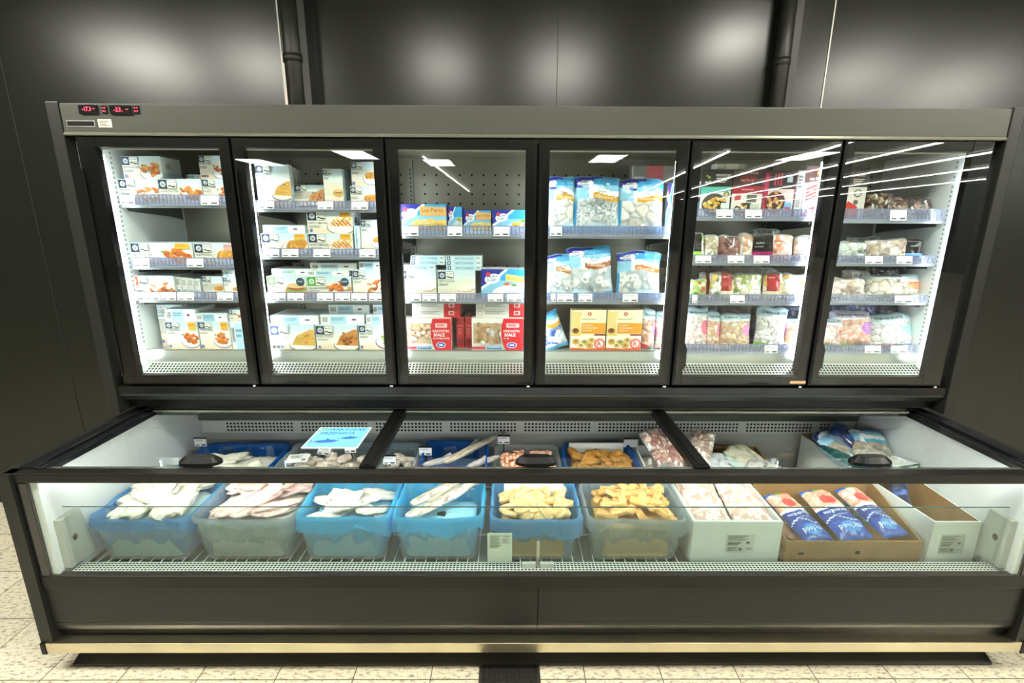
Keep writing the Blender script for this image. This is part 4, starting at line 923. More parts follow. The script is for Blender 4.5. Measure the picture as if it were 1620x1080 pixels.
B(4, 1, 911, 986, 277, enc(cols=FROST), 'blue squid bag with grey frosty window, middle', texts=t_encornet(-.1), seed=5)
B(4, 1, 983, 1056, 282, enc(s=20, cols=(0xe6e2d8, 0xd8d2c6, 0xf2eee6)), 'blue squid bag with large pale tubes, right', texts=t_encornet(), seed=8)
B(4, 2, 862, 908, 402, enc(s=42, cols=RINGS, lab=0xb8783c), 'squid ring bag leftmost, half behind frame', texts=t_encornet(), seed=11, rz=.1)
B(4, 2, 904, 977, 389, enc(s=40, cols=RINGS, lab=0xa85c34), 'squid ring bag tilted left, middle', texts=t_encornet(-.12), seed=13, ry=-.09, t=.07)
B(4, 2, 979, 1051, 398, enc(s=38, cols=RINGS, lab=0xd87830), 'squid ring bag with orange label, right', texts=t_encornet(-.1), seed=17, t=.06)
B(4, 0, 864, 904, 492, enc(s=30, cols=(0xf0f2f6, 0xd4dae6, 0x4060b8)), 'crumpled white and blue bag slumped far left', seed=19, ry=-.35, rx=-.15)
SHR = (0xf0c8a8, 0xf8e0cc, 0xe0a884, 0xfaf0e4); PK = (0xf8e4e0, 0xf0ccc4, 0xfff6f2); BEI = (0xe8c8a4, 0xd8b088, 0xf4e0c4)
B(4, 0, 1019, 1041, 492, owo((0xe0a890, 0xc88468, 0xf0d0c0), bot=0xd84040), 'narrow shrimp bag with red and green foot', texts=t_owoce(), seed=21)
B(4, 0, 1041, 1066, 494, owo(PK, bot=None), 'pale seafood bag half behind the right frame', texts=t_owoce(), seed=23, yo=.01)
DARKT = lambda **k: (lambda w, h, seed: p_clear(seed=seed, **k)(w, h))
B(5, 2, 1096, 1119, 370, DARKT(cols=(0x8fb84c, 0xc8d890, 0xe8dcc8), lab=0x2a2622, lx=(0, .7), low=0x9cc84c), 'black label tray with green foot, leftmost', name='seafood_tray', cat='tray', t=.07)
B(5, 2, 1117, 1141, 372, DARKT(cols=(0xd8cbb4, 0xb8a888, 0xe8e0d0)), 'clear tray of beige seafood', name='seafood_tray', cat='tray')
B(5, 2, 1140, 1174, 374, DARKT(cols=(0x9a6a64, 0xb8827a, 0x7c504c), gap=0x584440), 'clear tray of dark pink octopus pieces', name='seafood_tray', cat='tray')
B(5, 2, 1173, 1196, 371, DARKT(cols=(0xe8b898, 0xd8a080, 0xf4dccc)), 'narrow clear tray of peach shrimps', name='seafood_tray', cat='tray')
B(5, 2, 1194, 1262, 370, DARKT(cols=(0xf4b090, 0xf8d0bc, 0xe89878), lab=0x2a2422, lx=(.02, .45), low=0xc02878, s=26), 'shrimp tray with black and magenta label', name='seafood_tray', cat='tray', texts=(('my food', .08, .62, .007, 0xffffff, .3, 0), ('KREWETKI', .06, .48, .005, 0xe8e4e0, .34, 0)))
B(5, 2, 1263, 1294, 372, DARKT(cols=(0xe0c0b0, 0xf0dcd4, 0x8a7c78)), 'clear tray of small pink shrimps by frame', name='seafood_tray', cat='tray')
for dn, sn, x0, x1, yt, seed, desc in ((5, 2, 1180, 1240, 362, 41, 'crumpled clear film pack on top of the trays'), (5, 3, 1190, 1236, 424, 43, 'crumpled clear film pack behind the vegetables'), (6, 2, 1345, 1400, 374, 44, 'dull clear film pack behind the trays')):
    B(dn, sn, x0, x1, yt, DARKT(cols=(0x9a948c, 0xc8c4bc, 0x7c7468)), desc, yo=.1, seed=seed, name='film_pack', cat='pack', t=.05)
VEG = (0xc8d890, 0x8fb050, 0xf4f0e4, 0xe8e0c8, 0xfaf8f0)
B(5, 3, 1092, 1122, 441, DARKT(cols=(0xb8d860, 0x8cb840, 0xe8f0b0, 0xc84a34), s=60), 'clear bag of green vegetables, leftmost', seed=45, name='vegetable_bag')
B(5, 3, 1110, 1136, 433, DARKT(cols=(0xe8dcc8, 0xd8c8b0), lab=0xb83030, lx=(.3, .75)), 'small red label pack standing behind the greens', yo=.05, seed=46, name='vegetable_bag')
B(5, 3, 1127, 1169, 432, DARKT(cols=(0xf2ead8, 0xe8c868, 0x5a6a3c, 0xf8f4ea), lab=0xb02c2c, lx=(.36, .82), low=0xf0e4c4), 'vegetable tray with red label, left', seed=47, name='vegetable_tray', cat='tray', texts=(('my food', .42, .8, .006, 0xf8e0dc, .36, 0),))
B(5, 3, 1165, 1212, 433, DARKT(cols=VEG, s=34), 'clear pack of white and green vegetables, middle', seed=48, name='vegetable_tray', cat='tray')
B(5, 3, 1213, 1244, 433, DARKT(cols=(0xf2ead8, 0xe8c868), lab=0xb83434, lx=(.1, .75), low=0xf0e4c4), 'vegetable tray with red label, right', seed=49, name='vegetable_tray', cat='tray', texts=(('my food', .16, .8, .006, 0xf8e0dc, .4, 0),))
B(5, 3, 1241, 1290, 434, DARKT(cols=VEG+(0xe8a83c,), s=34), 'clear pack of vegetables by the right frame', seed=50, name='vegetable_tray', cat='tray')
for i, (x0, x1, yt, cols, acc, bot) in enumerate(((1086, 1127, 487, PK, 0xe06a8c, None), (1122, 1145, 496, SHR, 0xe070a0, None), (1145, 1196, 496, BEI, 0xe880c0, None), (1202, 1252, 489, (0xe8e8e4, 0xd0d4d0, 0xf8f8f6), 0xe890d0, 0x84c850), (1249, 1288, 505, SHR, 0xd860a0, None))):
    B(5, 4, x0, x1, yt, owo(cols, acc=acc, bot=bot), ('pale seafood bag leftmost with rosy patch', 'narrow seafood bag with pink patch', 'bag of small beige shrimps, middle', 'bag of grey-white seafood with green foot', 'low shrimp bag by the right frame')[i], seed=51+i, texts=t_owoce(), rx=-.12, ry=(0, .02, -.03, .05, .03)[i], t=.055)
for i, (x0, x1, yt) in enumerate(((1094, 1144, 476), (1140, 1200, 474), (1196, 1246, 472), (1236, 1284, 478))):
    B(5, 4, x0, x1, yt, lambda w, h, s_: p_dark(s=s_) if i != 1 else p_dark(0x4a3c38, 0x8a7468, s_), ('dark blue bag in the rear row, leftmost', 'brownish bag in the rear row, second', 'dark blue bag in the rear row, third', 'dark blue bag in the rear row, rightmost')[i], yo=.09, seed=60+i, texts=(('100%', .4, .8, .014, 0xb8c8ec, .5, 0), ) if i in (2, 3) else ())
# door 6
for i, (x0, x1, yt, cols) in enumerate(((1383, 1432, 303, (0x8a6a54, 0xd0b090, 0x6a4c40)), (1424, 1490, 309, (0x7c6458, 0xc8a48c, 0x5c4c48)))):
    B(6, 1, x0, x1, yt, DARKT(cols=cols, gap=0x4a423e), ('low clear tray of brown shellfish, left', 'low clear tray of brown shellfish, right')[i], name='seafood_tray', cat='tray', yo=.03, t=.09, rx=-.3)
for i, (x0, x1, yt, kw) in enumerate(((1334, 1378, 384, dict(cols=(0xc8d4c8, 0x8a948a, 0xe8ece8))), (1376, 1438, 378, dict(cols=(0xd8c0ac, 0xf0e4da, 0xb09888), s=22)), (1429, 1470, 376, dict(cols=(0xd8c0ac, 0xf0e4da), lab=0x262220, lx=(.2, 1), low=0x7ab0e0)))):
    B(6, 2, x0, x1, yt, DARKT(**kw), ('clear greenish tray by the left frame', 'clear tray of pale squid, middle', 'tray with black and light blue label')[i], name='seafood_tray', cat='tray', t=.07, texts=(('KREWETKI', .35, .6, .005, 0xf4f0ec, .5, 0),) if i == 2 else ())
B(6, 3, 1318, 1376, 441, DARKT(cols=(0xe8b8a0, 0xf4dcd0, 0xb8a098)), 'clear pack of pink shrimps by the frame', name='seafood_tray', cat='tray', t=.05)
B(6, 3, 1340, 1384, 428, DARKT(cols=(0xd8c4b4, 0xb8a496, 0xeee4dc), s=18), 'clear tray of pale scallop shells behind', name='seafood_tray', cat='tray', yo=.07)
B(6, 3, 1378, 1472, 436, owo((0xf0ead8, 0xe4dcc4, 0xfaf6ea), acc=0xe88848, bot=None, s=24, top=0xd8e8ee), 'wide white seafood bag with orange patch', texts=t_owoce(), t=.1, rx=-.25)
B(6, 3, 1385, 1444, 421, lambda w, h, s_: p_dark(0x1c2030, 0x6a7088, s_), 'dark bag lying behind the white seafood bag', yo=.1, texts=(('my food', .3, .7, .014, 0xd8dce8, .5, 0),))
for i, (x0, x1, yt, cols, acc, bot, ry) in enumerate(((1308, 1348, 506, (0xf8dcd4, 0xf0c0b4, 0xfff0ea), 0xe02c34, 0x84b848, 0), (1330, 1395, 494, (0xf4b8a4, 0xf8d0c4, 0xe89c88), 0xb868c8, 0x9cc84c, -.04), (1392, 1462, 500, (0xf0f2f0, 0xdce4e4, 0xffffff), 0x9cd4cc, 0xd84048, -.1))):
    B(6, 4, x0, x1, yt, owo(cols, acc=acc, bot=bot, s=36, top=0xc8c0d8 if i == 1 else 0xc8e0e6), ('shrimp bag with red patch by the frame', 'pink shrimp bag with lilac top, middle', 'white seafood bag with red and green foot')[i], texts=t_owoce(), seed=70+i, t=.07, rx=-.25, ry=ry)
B(6, 4, 1322, 1400, 476, lambda w, h, s_: p_dark(0x1e2c64, 0x4a68c8, s_), 'dark blue bag lettered 100% in the rear row', yo=.09, texts=(('100%', .3, .8, .02, 0xc8d4f4, .5, 0),), seed=75)
B(6, 4, 1396, 1430, 482, lambda w, h, s_: p_dark(0x101c40, 0x2c4a90, s_), 'small navy bag in the rear row', yo=.1, seed=76)
# ------------------------------------------------------------------ chest: bins, liners and loose frozen food
RK = .4006
def rring(w, d, r, z, n=7, cx=0, cy=0):
    p = []
    for sx, sy, a in ((1, -1, -90), (1, 1, 0), (-1, 1, 90), (-1, -1, 180)):
        for k in range(n):
            t = math.radians(a+90*k/(n-1)); p.append((cx+sx*(w/2-r)+r*math.cos(t), cy+sy*(d/2-r)+r*math.sin(t), z))
    # extra points along the edges so hems can wave
    q = []
    for i in range(len(p)):
        a, b_ = Vector(p[i-1]), Vector(p[i]); L = (b_-a).length
        if L > .03:
            for k in range(1, int(L/.012)): q.append(tuple(a.lerp(b_, k/int(L/.012))))
        q.append(tuple(b_))
    return q
def loft(b, rings, col=(.8, .8, .8), cap=True):
    n = len(rings[0]); i0 = len(b.v)
    vs = [v for r in rings for v in r]; fs = [(j*n+i, j*n+(i+1) % n, (j+1)*n+(i+1) % n, (j+1)*n+i) for j in range(len(rings)-1) for i in range(n)]
    b.mesh(vs, fs, col, None, True)
    if cap: b.face(rings[0][::-1], col)
BINH = .195
def plastic_bin(cx, y0, w, d, label, z0=RK, h=BINH, grp=None):
    b = MB(); cy = y0+d/2
    def R(f, z, k=0): 
        # same point count on every ring: scale the rim ring
        return [(cx+(p[0])*f, cy+(p[1])*f, z) for p in base]
    base = rring(w, d, .045, 0)
    loft(b, [R(.86, z0+.0005), R(.875, z0+.008), R(.985, z0+h-.012), R(.985, z0+h-.010), R(1.0, z0+h-.010), R(1.0, z0+h), R(.972, z0+h), R(.968, z0+h-.006), R(.86, z0+.012), R(.84, z0+.004)])
    b.face([(x, y, z0+.004) for x, y, _ in R(.84, 0)], (.8, .8, .8))
    o = b.build('plastic_bin', CLEARP, fixn=False); tag(o, label, 'bin', grp); return o
def liner(cx, y0, w, d, m, label, hang=.05, z0=RK, h=BINH, seed=1, up=.004):
    b = MB(); cy = y0+d/2; base = rring(w, d, .045, 0)
    def R(f, z, amp=0, za=0):
        out = []
        for i, p in enumerate(base):
            n1 = noise.noise(Vector((p[0]*22, p[1]*22, seed+z*9))); n2 = noise.noise(Vector((p[0]*9, p[1]*9, seed))); n1 += .6*noise.noise(Vector((p[0]*60, p[1]*60, seed+z*30)))
            out.append((cx+p[0]*(f+amp*n1), cy+p[1]*(f+amp*n1), z+za*n2+za*.4*n1))
        return out
    rs = [R(.80, z0+.012), R(.84, z0+.05, .02), R(.92, z0+h*.6, .03), R(.955, z0+h-.02, .02), R(.967, z0+h+up, .012, .006), R(1.0, z0+h+up+.003, .014, .008), R(1.024, z0+h-.006, .02, .008), R(1.026, z0+h-hang*.3, .03, .014), R(1.03, z0+h-hang*.6, .034, .024), R(1.036, z0+h-hang, .04, .05)]
    loft(b, rs, cap=True)
    o = b.build('bin_liner', m, fixn=False); tag(o, label, 'liner'); return o
def mound(cx, y0, w, d, z, hump, col, label, seed=1, z0=RK, name='loose_food'):
    b = MB(); n = 30; V = []; cy = y0+d/2
    base = rring(w*.93, d*.93, .04, 0)
    f0 = .845/.93
    rings = [[(cx+p[0]*f0, cy+p[1]*f0, z0+.016) for p in base]]
    lows = z0+.10
    rings.append([(cx+p[0]*.96, cy+p[1]*.96, z-.012) for p in base])
    for k in range(8):
        s = .97-k/8*.97; zz = z+hump*(1-s*s)
        rings.append([(cx+p[0]*s, cy+p[1]*s, zz+.008*noise.noise(Vector((p[0]*s*40, p[1]*s*40, seed)))) for p in base])
    loft(b, rings, col)
    o = b.build(name, FOOD, fixn=False); tag(o, label, 'food', None, 'stuff'); return o
def blob(lx, ly, lz, seed, col, e=.5, nz=.12, taper=0, bend=0, nu=16, nv=10, colf=None):
    b = MB(); vs = []; fs = []
    sg = lambda v, p: math.copysign(abs(v)**p, v)
    for j in range(nv+1):
        ph = -PI/2+PI*j/nv
        for i in range(nu):
            th = 2*PI*i/nu
            x = sg(math.cos(ph), e)*sg(math.cos(th), e); y = sg(math.cos(ph), e)*sg(math.sin(th), e); z = sg(math.sin(ph), e)
            k = 1+nz*noise.noise(Vector((x*1.7+seed, y*1.7, z*1.7)))
            k2 = 1-taper*(x*.5+.5)
            vs.append((x*lx/2*k, y*ly/2*k*k2+bend*x*x*ly, z*lz/2*k+bend*.3*lz*x))
    for j in range(nv):
        for i in range(nu): fs.append((j*nu+i, j*nu+(i+1) % nu, (j+1)*nu+(i+1) % nu, (j+1)*nu+i))
    rng = random.Random(seed)
    def cf(f):
        c = Vector(vs[f[0]]); n = noise.noise(Vector((c.x*60+seed, c.y*60, c.z*60)))
        return mix(col[0], col[1], min(1, max(0, .5+n*1.3)))
    b.mesh(vs, fs, cf, None, True); return b
def shrimp(seed, c0=0xf0905c, c1=0xfbd9c4):
    b = MB(); R_ = .027; pts = []; rr = []
    n = 13
    for k in range(n):
        a = math.radians(-20+230*k/(n-1)); r = R_*(1-.25*k/n); pts.append((r*math.cos(a), r*math.sin(a), .003*math.sin(k))); rr.append(.0125*(1-.75*(k/(n-1))**1.4))
    rr[0] = .004; i0 = len(b.f); b.tube(pts, rr, 8)
    for i in range(i0, len(b.f)): b.c[i] = lin(c0 if ((i-i0)//8) % 2 else c1)
    # tail fan
    p = Vector(pts[-1]); 
    for s in (-1, 1): b.face([p, p+Vector((.006, .004*s+.004, .002)), p+Vector((.012, .007*s+.003, .001)), p+Vector((.008, .001*s, 0))], c0)
    return b
PROTO = {}
def proto(kind, k):
    key = (kind, k)
    if key in PROTO: return PROTO[key]
    if kind == 'nugget': b = blob(.092, .054, .024, k+1, (0xeed49c, 0xcda868), .42, .16)
    elif kind == 'brown_nugget': b = blob(.088, .044, .026, k+11, (0xc89040, 0x96601c), .6, .25)
    elif kind == 'stick': b = blob(.086, .030, .019, k+21, (0xf0c888, 0xd8a056), .25, .05)
    elif kind == 'fillet': b = blob(.17, .10, .020, k+31, (0xf2eee2, 0xd8d0c0), .6, .45, .35, .12, 26, 12)
    elif kind == 'pink_fillet': b = blob(.18, .095, .020, k+41, (0xf4ded8, 0xe4b8ae), .6, .45, .4, .12, 26, 12)
    elif kind == 'fish_strip': b = blob(.15, .07, .010, k+51, (0xeeebe4, 0xcfcbc2), .7, .4, .3, .1, 22, 10)
    elif kind == 'shrimp': b = shrimp(k)
    elif kind == 'grey_piece': b = blob(.09, .05, .03, k+61, (0xe8dcd0, 0xb8a498), .75, .4)
    o = b.build('p', FOOD, fixn=False); me = o.data; bpy.data.objects.remove(o); PROTO[key] = me; return me
def heap(kind, name, cx, y0, w, d, z, hump, n, label, cat, grp, seed, tilt=.35, layers=2, dirr=None, lift=.012):
    rng = random.Random(seed); cy = y0+d/2; out = []
    nx = max(1, round(math.sqrt(n/layers*w/d))); ny = max(1, math.ceil(n/layers/nx))
    for L in range(layers):
        for j in range(ny):
            for i in range(nx):
                if len(out) >= n: break
                u = (i+.5+rng.uniform(-.4, .4)+(.5 if L % 2 else 0))/nx*2-1; v = (j+.5+rng.uniform(-.35, .35))/ny*2-1
                u = max(-.82, min(.82, u*(1-.15*L))); v = max(-.8, min(.8, v*(1-.15*L)))
                o = bpy.data.objects.new(name, proto(kind, rng.randrange(5))); C.objects.link(o)
                o.location = (cx+u*w/2, cy+v*d/2, z+hump*(1-max(abs(u), abs(v))**2)+lift+L*lift*1.1+rng.uniform(0, .004))
                o.rotation_euler = (rng.uniform(-tilt, tilt), rng.uniform(-tilt, tilt), rng.uniform(0, 2*PI) if dirr is None else dirr+rng.uniform(-.5, .5))
                s = rng.uniform(.9, 1.12); o.scale = (s, s, s); tag(o, label, cat, grp); out.append(o)
    return out
def bx(p0, p1, py=820, Y=1.72): return onY(p0, py, Y)[0], onY(p1, py, Y)[0]
Y1, D1_, Y2, D2_ = 1.705, .31, 2.06, .33
ZR1 = RK+BINH
# ---- front row
def binx(a, c, y0=Y1, py=818): 
    x0, x1 = bx(a, c, py, y0); x0 = max(x0, -1.79); x1 = min(x1, 1.79); return (x0+x1)/2, x1-x0
cx, w = binx(112, 292); plastic_bin(cx, Y1, w, D1_, 'clear plastic bin, leftmost of front row, blue lined, white fillets'); liner(cx, Y1, w, D1_, LINB, 'blue film liner in the leftmost front bin', .045, seed=1)
mound(cx, Y1, w*.9, D1_*.9, ZR1-.035, .02, 0xc4dcdc, 'white fish filling under the leftmost front fillets', 1)
heap('fillet', 'fish_fillet', cx+.005, Y1+.045, w*.7, D1_*.76, ZR1-.03, .04, 13, 'white frozen fish fillet in the leftmost blue lined front bin', 'fish', 'white fillets in the first front bin', 5, .3, 2)
cx, w = binx(296, 460); plastic_bin(cx, Y1, w, D1_, 'clear plastic bin in front row, second from left, pink fillets'); liner(cx, Y1, w, D1_, LINW, 'clear film liner in the bin of pink fillets', .03, seed=2)
mound(cx, Y1, w*.9, D1_*.9, ZR1-.035, .02, 0xdcd8cc, 'pale fish filling under the pink fillets', 2)
heap('pink_fillet', 'fish_fillet', cx, Y1+.045, w*.7, D1_*.76, ZR1-.03, .035, 12, 'pinkish frozen fish fillet in the second front bin', 'fish', 'pink fillets in the second front bin', 6, .3, 2, .6)
cx, w = binx(463, 612); plastic_bin(cx, Y1, w, D1_, 'clear plastic bin in front row, third, with bright blue film'); liner(cx, Y1, w, D1_, LINC, 'bright blue film liner, left one of the two in front', .07, seed=3, up=.012)
mound(cx, Y1, w*.9, D1_*.9, ZR1-.06, .02, 0xa4e0f6, 'frozen filling under the thin white fish strips', 3)
heap('fish_strip', 'fish_strip', cx+.01, Y1+.03, w*.7, D1_*.7, ZR1-.045, .03, 11, 'thin white fish strip in the third front bin', 'fish', 'white fish strips in the third front bin', 7, .4, 2, .3)
cx, w = binx(618, 762); plastic_bin(cx, Y1, w, D1_, 'clear plastic bin in front row, fourth, blue film, whole fish'); liner(cx, Y1, w, D1_, LINC, 'bright blue film liner around the whole dried fish', .045, seed=4, up=.012)
mound(cx, Y1, w*.9, D1_*.9, ZR1-.08, .02, 0xa4e0f6, 'frozen filling under the whole fish of the fourth bin', 4)
def longfish(p, q, w, label, seed, grp=None, c=(0xe4ddd0, 0xbfb4a4)):
    p, q = Vector(p), Vector(q); L = (q-p).length; b = blob(L, w, .03, seed, c, .9, .2, .75, .05, 26, 12)
    # tail fork
    b.face([(L*.44, .008, 0), (L*.53, w*.34, .004), (L*.505, 0, .002)], c[1]); b.face([(L*.44, -.008, 0), (L*.53, -w*.3, .004), (L*.505, 0, .002)], c[1])
    b.face([(-.02, w*.36, .008), (L*.1, w*.42, .02), (L*.12, w*.25, .012)], c[1])
    o = b.build('whole_fish', FOOD, fixn=False); d = (q-p).normalized(); o.location = (p+q)/2; o.rotation_euler = d.to_track_quat('X', 'Z').to_euler(); tag(o, label, 'fish', grp); return o
for i, (dx, dz, s) in enumerate(((-.02, 0, 1), (.03, .012, 2), (.07, .022, 3), (.0, .03, 4))):
    longfish((cx-.12+dx, Y1+.06+.02*i, ZR1-.03+dz), (cx+.13+dx*.5, Y1+.22+.02*i, ZR1+.015+dz), .075, 'headless whole frozen fish in the fourth front bin', s, 'whole fish in the fourth front bin', (0xe6dfd0, 0x9a9080))
cx, w = binx(776, 922); plastic_bin(cx, Y1, w, D1_, 'clear plastic bin in front row, fifth, deep blue film, nuggets', h=BINH); liner(cx, Y1, w, D1_, LINB, 'deep blue film liner in the golden nugget bin', .07, seed=5)
mound(cx, Y1, w*.86, D1_*.86, ZR1-.045, .015, 0xd8ac5c, 'golden nugget filling of the fifth front bin', 5)
b = MB(); b.box(cx-w*.36, cx+w*.36, Y1+D1_*.74, Y1+D1_*.8, ZR1-.03, ZR1+.022, bev=.004); b.box(cx-w*.36, cx+w*.36, Y1+D1_*.8, Y1+D1_*.9, ZR1-.03, ZR1-.026); tag(b.build('white_tray', mat('foam_white', 0xf2f2ee, .6)), 'white foam tray standing behind the golden nuggets', 'tray')
heap('nugget', 'fish_nugget', cx, Y1+.035, w*.76, D1_*.66, ZR1-.036, .03, 26, 'golden breaded fish nugget heaped in the fifth front bin', 'nugget', 'golden nuggets in the fifth front bin', 8, .5, 2)
cx, w = binx(932, 1092); plastic_bin(cx, Y1, w, D1_, 'clear plastic bin in front row, sixth, fish fingers'); liner(cx, Y1, w, D1_, LINW, 'clear film liner in the fish finger bin', .04, seed=6)
mound(cx, Y1, w*.86, D1_*.86, ZR1-.05, .015, 0xd8b070, 'fish finger filling of the sixth front bin', 6)
heap('stick', 'fish_finger', cx, Y1+.035, w*.76, D1_*.76, ZR1-.036, .035, 42, 'breaded fish finger heaped in the sixth front bin', 'fish finger', 'fish fingers in the sixth front bin', 9, .4, 3)
# ---- open boxes
CARDW = mat('white_card', 0xe6e9e4, .6, jitter=.04, jscale=8); CARDB = mat('brown_card', 0xa07a48, .75, jitter=.1, jscale=14)
def open_box(x0, x1, y0, y1, z0, hf, hb, label, outer, inner, xl1=None, hl=None, name='cardboard_box', th=.006):
    """x0..x1 at the front, xl1 = left x at the back"""
    xb = xl1 if xl1 is not None else x0; e = empty(name, ((x0+x1)/2, (y0+y1)/2, z0)); tag(e, label, 'box'); off = -Vector(e.location)
    def wall(pts, nrm, nm='wall'):
        b = MB(); n = Vector(nrm)*th; A = [Vector(p) for p in pts]; Bq = [p+n for p in A]
        k = len(A); b.m(outer); b.m(inner)
        b.mesh(A, [tuple(range(k))], mt=outer); b.mesh(Bq, [tuple(range(k))[::-1]], mt=inner)
        b.mesh(A+Bq, [(i, (i+1) % k, (i+1) % k+k, i+k) for i in range(k)], mt=outer)
        o = b.build(nm, None, e, off); return o
    wall([(x0, y0, z0), (x1, y0, z0), (x1, y0, z0+hf), (x0, y0, z0+hf)], (0, 1, 0), 'front_wall')
    wall([(xb, y1, z0), (x1, y1, z0), (x1, y1, z0+hb), (xb, y1, z0+hb)], (0, -1, 0), 'back_wall')
    wall([(x0, y0+th, z0), (xb, y1-th, z0), (xb, y1-th, z0+hb), (x0, y0+th, z0+hf)], (1, 0, 0), 'left_wall')
    wall([(x1, y0+th, z0), (x1, y1-th, z0), (x1, y1-th, z0+hb), (x1, y0+th, z0+hf)], (-1, 0, 0), 'right_wall')
    wall([(x0, y0, z0), (x1, y0, z0), (x1, y1, z0), (xb, y1, z0)], (0, 0, 1), 'base')
    return e
def box_label(e, x0, z0, w, h, y, tone=0xd4d8d0):
    b = MB(); b.box(x0, x0+w, y-.0008, y-.0002, z0, z0+h, tone); a = Art(b, w, h, lambda x, z, L: (x0+x, y-.0008-L, z0+z))
    a.lines(w*.06, h*.88, w*.7, h*.03, 5, 0x6c7068); a.lines(w*.06, h*.55, w*.5, h*.04, 3, 0x50544e); a.barcode(w*.72, h*.08, w*.22, h*.26, 8); a.ell(w*.52, h*.2, h*.09, h*.09, 0x70756c, 10); a.lines(w*.06, h*.28, w*.38, h*.03, 4, 0x7c8078); a.rect(w*.7, h*.5, w*.82, h*.62, 0x62665e)
    b.build('label_sticker', PRINT, e, -Vector(e.location), fixn=False)
x0, x1 = bx(1098, 1240, 822, 1.70)
e = open_box(x0, x1, 1.70, 2.02, RK, .195, .205, 'white box of pale fish scraps in film, front row', CARDW, CARDW, name='white_box', th=.012)
xa = onY(1148, 860, 1.70)[0]; box_label(e, xa, .455, .115, .085, 1.70)
SCR = (0xf0e2d8, 0xe0c8bc, 0xf8ece6, 0xcfa898)
def lay_bag(cx, cy, z, w, h, t, kind, label, seed, rz=0, rx=-1.35, texts=(), name='frozen_food_bag', cat='bag', mt=None, grp=None, ry=0):
    b = bagmesh(name, w, h, t, kind, texts, seed, 36, 40); 
    o = b.build(name, mt or FILM, fixn=False); 
    M = Matrix.Rotation(rz, 4, 'Z') @ Matrix.Rotation(rx, 4, 'X') @ Matrix.Rotation(ry, 4, 'Y')
    c = M @ Vector((0, 0, h/2)); o.matrix_world = Matrix.Translation(Vector((cx, cy, z))-c) @ M
    o.rotation_mode = 'XYZ'; tag(o, label, cat, grp); return o
m_ = (x0+x1)/2
lay_bag(m_-.085, 1.86, ZR1-.01, .165, .29, .07, p_clear(SCR, 0xc8a898, 34, seed=3)(.165, .29), 'clear film bag of fish scraps, left in the white box', 3)
lay_bag(m_+.085, 1.86, ZR1-.008, .165, .29, .07, p_clear(SCR, 0xc8a898, 34, seed=4)(.165, .29), 'clear film bag of fish scraps, right in the white box', 4)
mound(m_, 1.712, (x1-x0)*.9, .30, ZR1-.05, .01, 0xe8dcd2, 'pale frozen filling beneath the two film bags', 9, RK)
e = open_box(1.005, 1.555, 1.70, 2.02, RK, .105, .195, 'low brown cardboard box of navy fish bags, front row', CARDB, CARDB)
b = MB(); n = 8; b.face([(1.30+.012*math.cos(k*PI/4), 1.6993, .455+.009*math.sin(k*PI/4)) for k in range(n)], 0); b.face([(1.07+.014*math.cos(k*PI/4), 1.6993, .45+.007*math.sin(k*PI/4)) for k in range(n)], 0); b.build('hand_hole', MATS['hole_black'], e, -Vector(e.location))
for i, (xx, w_, rz, s_, yy) in enumerate(((1.12, .13, .24, 2, 1.84), (1.285, .15, .16, 5, 1.845), (1.44, .12, .2, 8, 1.85))):
    pn = p_navy(w_, .27, s_); fl = (lambda pn_: (lambda x, z: pn_(x, z)))(pn)
    b = bagmesh('frozen_food_bag', w_, .27, .05, fl, (('my food', .85, .22, .026, 0xe8f0ff, .7, PI), ('Ryby mrożone', .92, .52, .018, 0xf0f4ff, .84, PI+.05), ('premium', .75, .43, .010, 0xa8c0e8, .4, PI+.05)), s_, 36, 44)
    o = b.build('frozen_food_bag', FILM, fixn=False)
    M = Matrix.Rotation(PI+rz, 4, 'Z') @ Matrix.Rotation(-1.32, 4, 'X'); M = Matrix.Rotation(rz, 4, 'Z') @ Matrix.Rotation(.24, 4, 'X') @ Matrix.Rotation(-PI/2, 4, 'X')
    c = M @ Vector((0, 0, .135)); o.matrix_world = Matrix.Translation(Vector((xx, yy, RK+.125+.01*i))-c) @ M
    tag(o, ('navy fish bag in brown box, left of the three', 'navy fish bag in brown box, middle of the three', 'navy fish bag in brown box, right of the three')[i], 'bag')
for i, (xx, yy, c1, c2) in enumerate(((1.10, 1.95, 0x6a5a50, 0xe0b0a0), (1.12, 1.85, 0xb88878, 0xf0c8b8), (1.42, 1.97, 0x284a90, 0x6ab43c))):
    lay_bag(xx, yy, RK+.06, .17, .2, .05, p_dark(c1, c2, i), ('dull bag deep in the brown box at the back', 'pinkish bag under the left navy bag', 'blue and green bag at the brown box back')[i], 20+i, rz=.8*i, rx=-1.45)
e = open_box(1.585, 1.775, 1.70, 2.47, RK, .195, .215, 'long white box with brown inside by the right wall', CARDW, CARDB, xl1=1.50, name='white_box')
box_label(e, 1.625, .45, .10, .09, 1.70, 0xb9beb4)
lay_bag(1.63, 1.93, ZR1-.02, .07, .16, .02, p_dark(0x1c2448, 0x4878c8, 3), 'small navy bag drooping over the long white box edge', 31, rz=-.5, rx=-1.2)
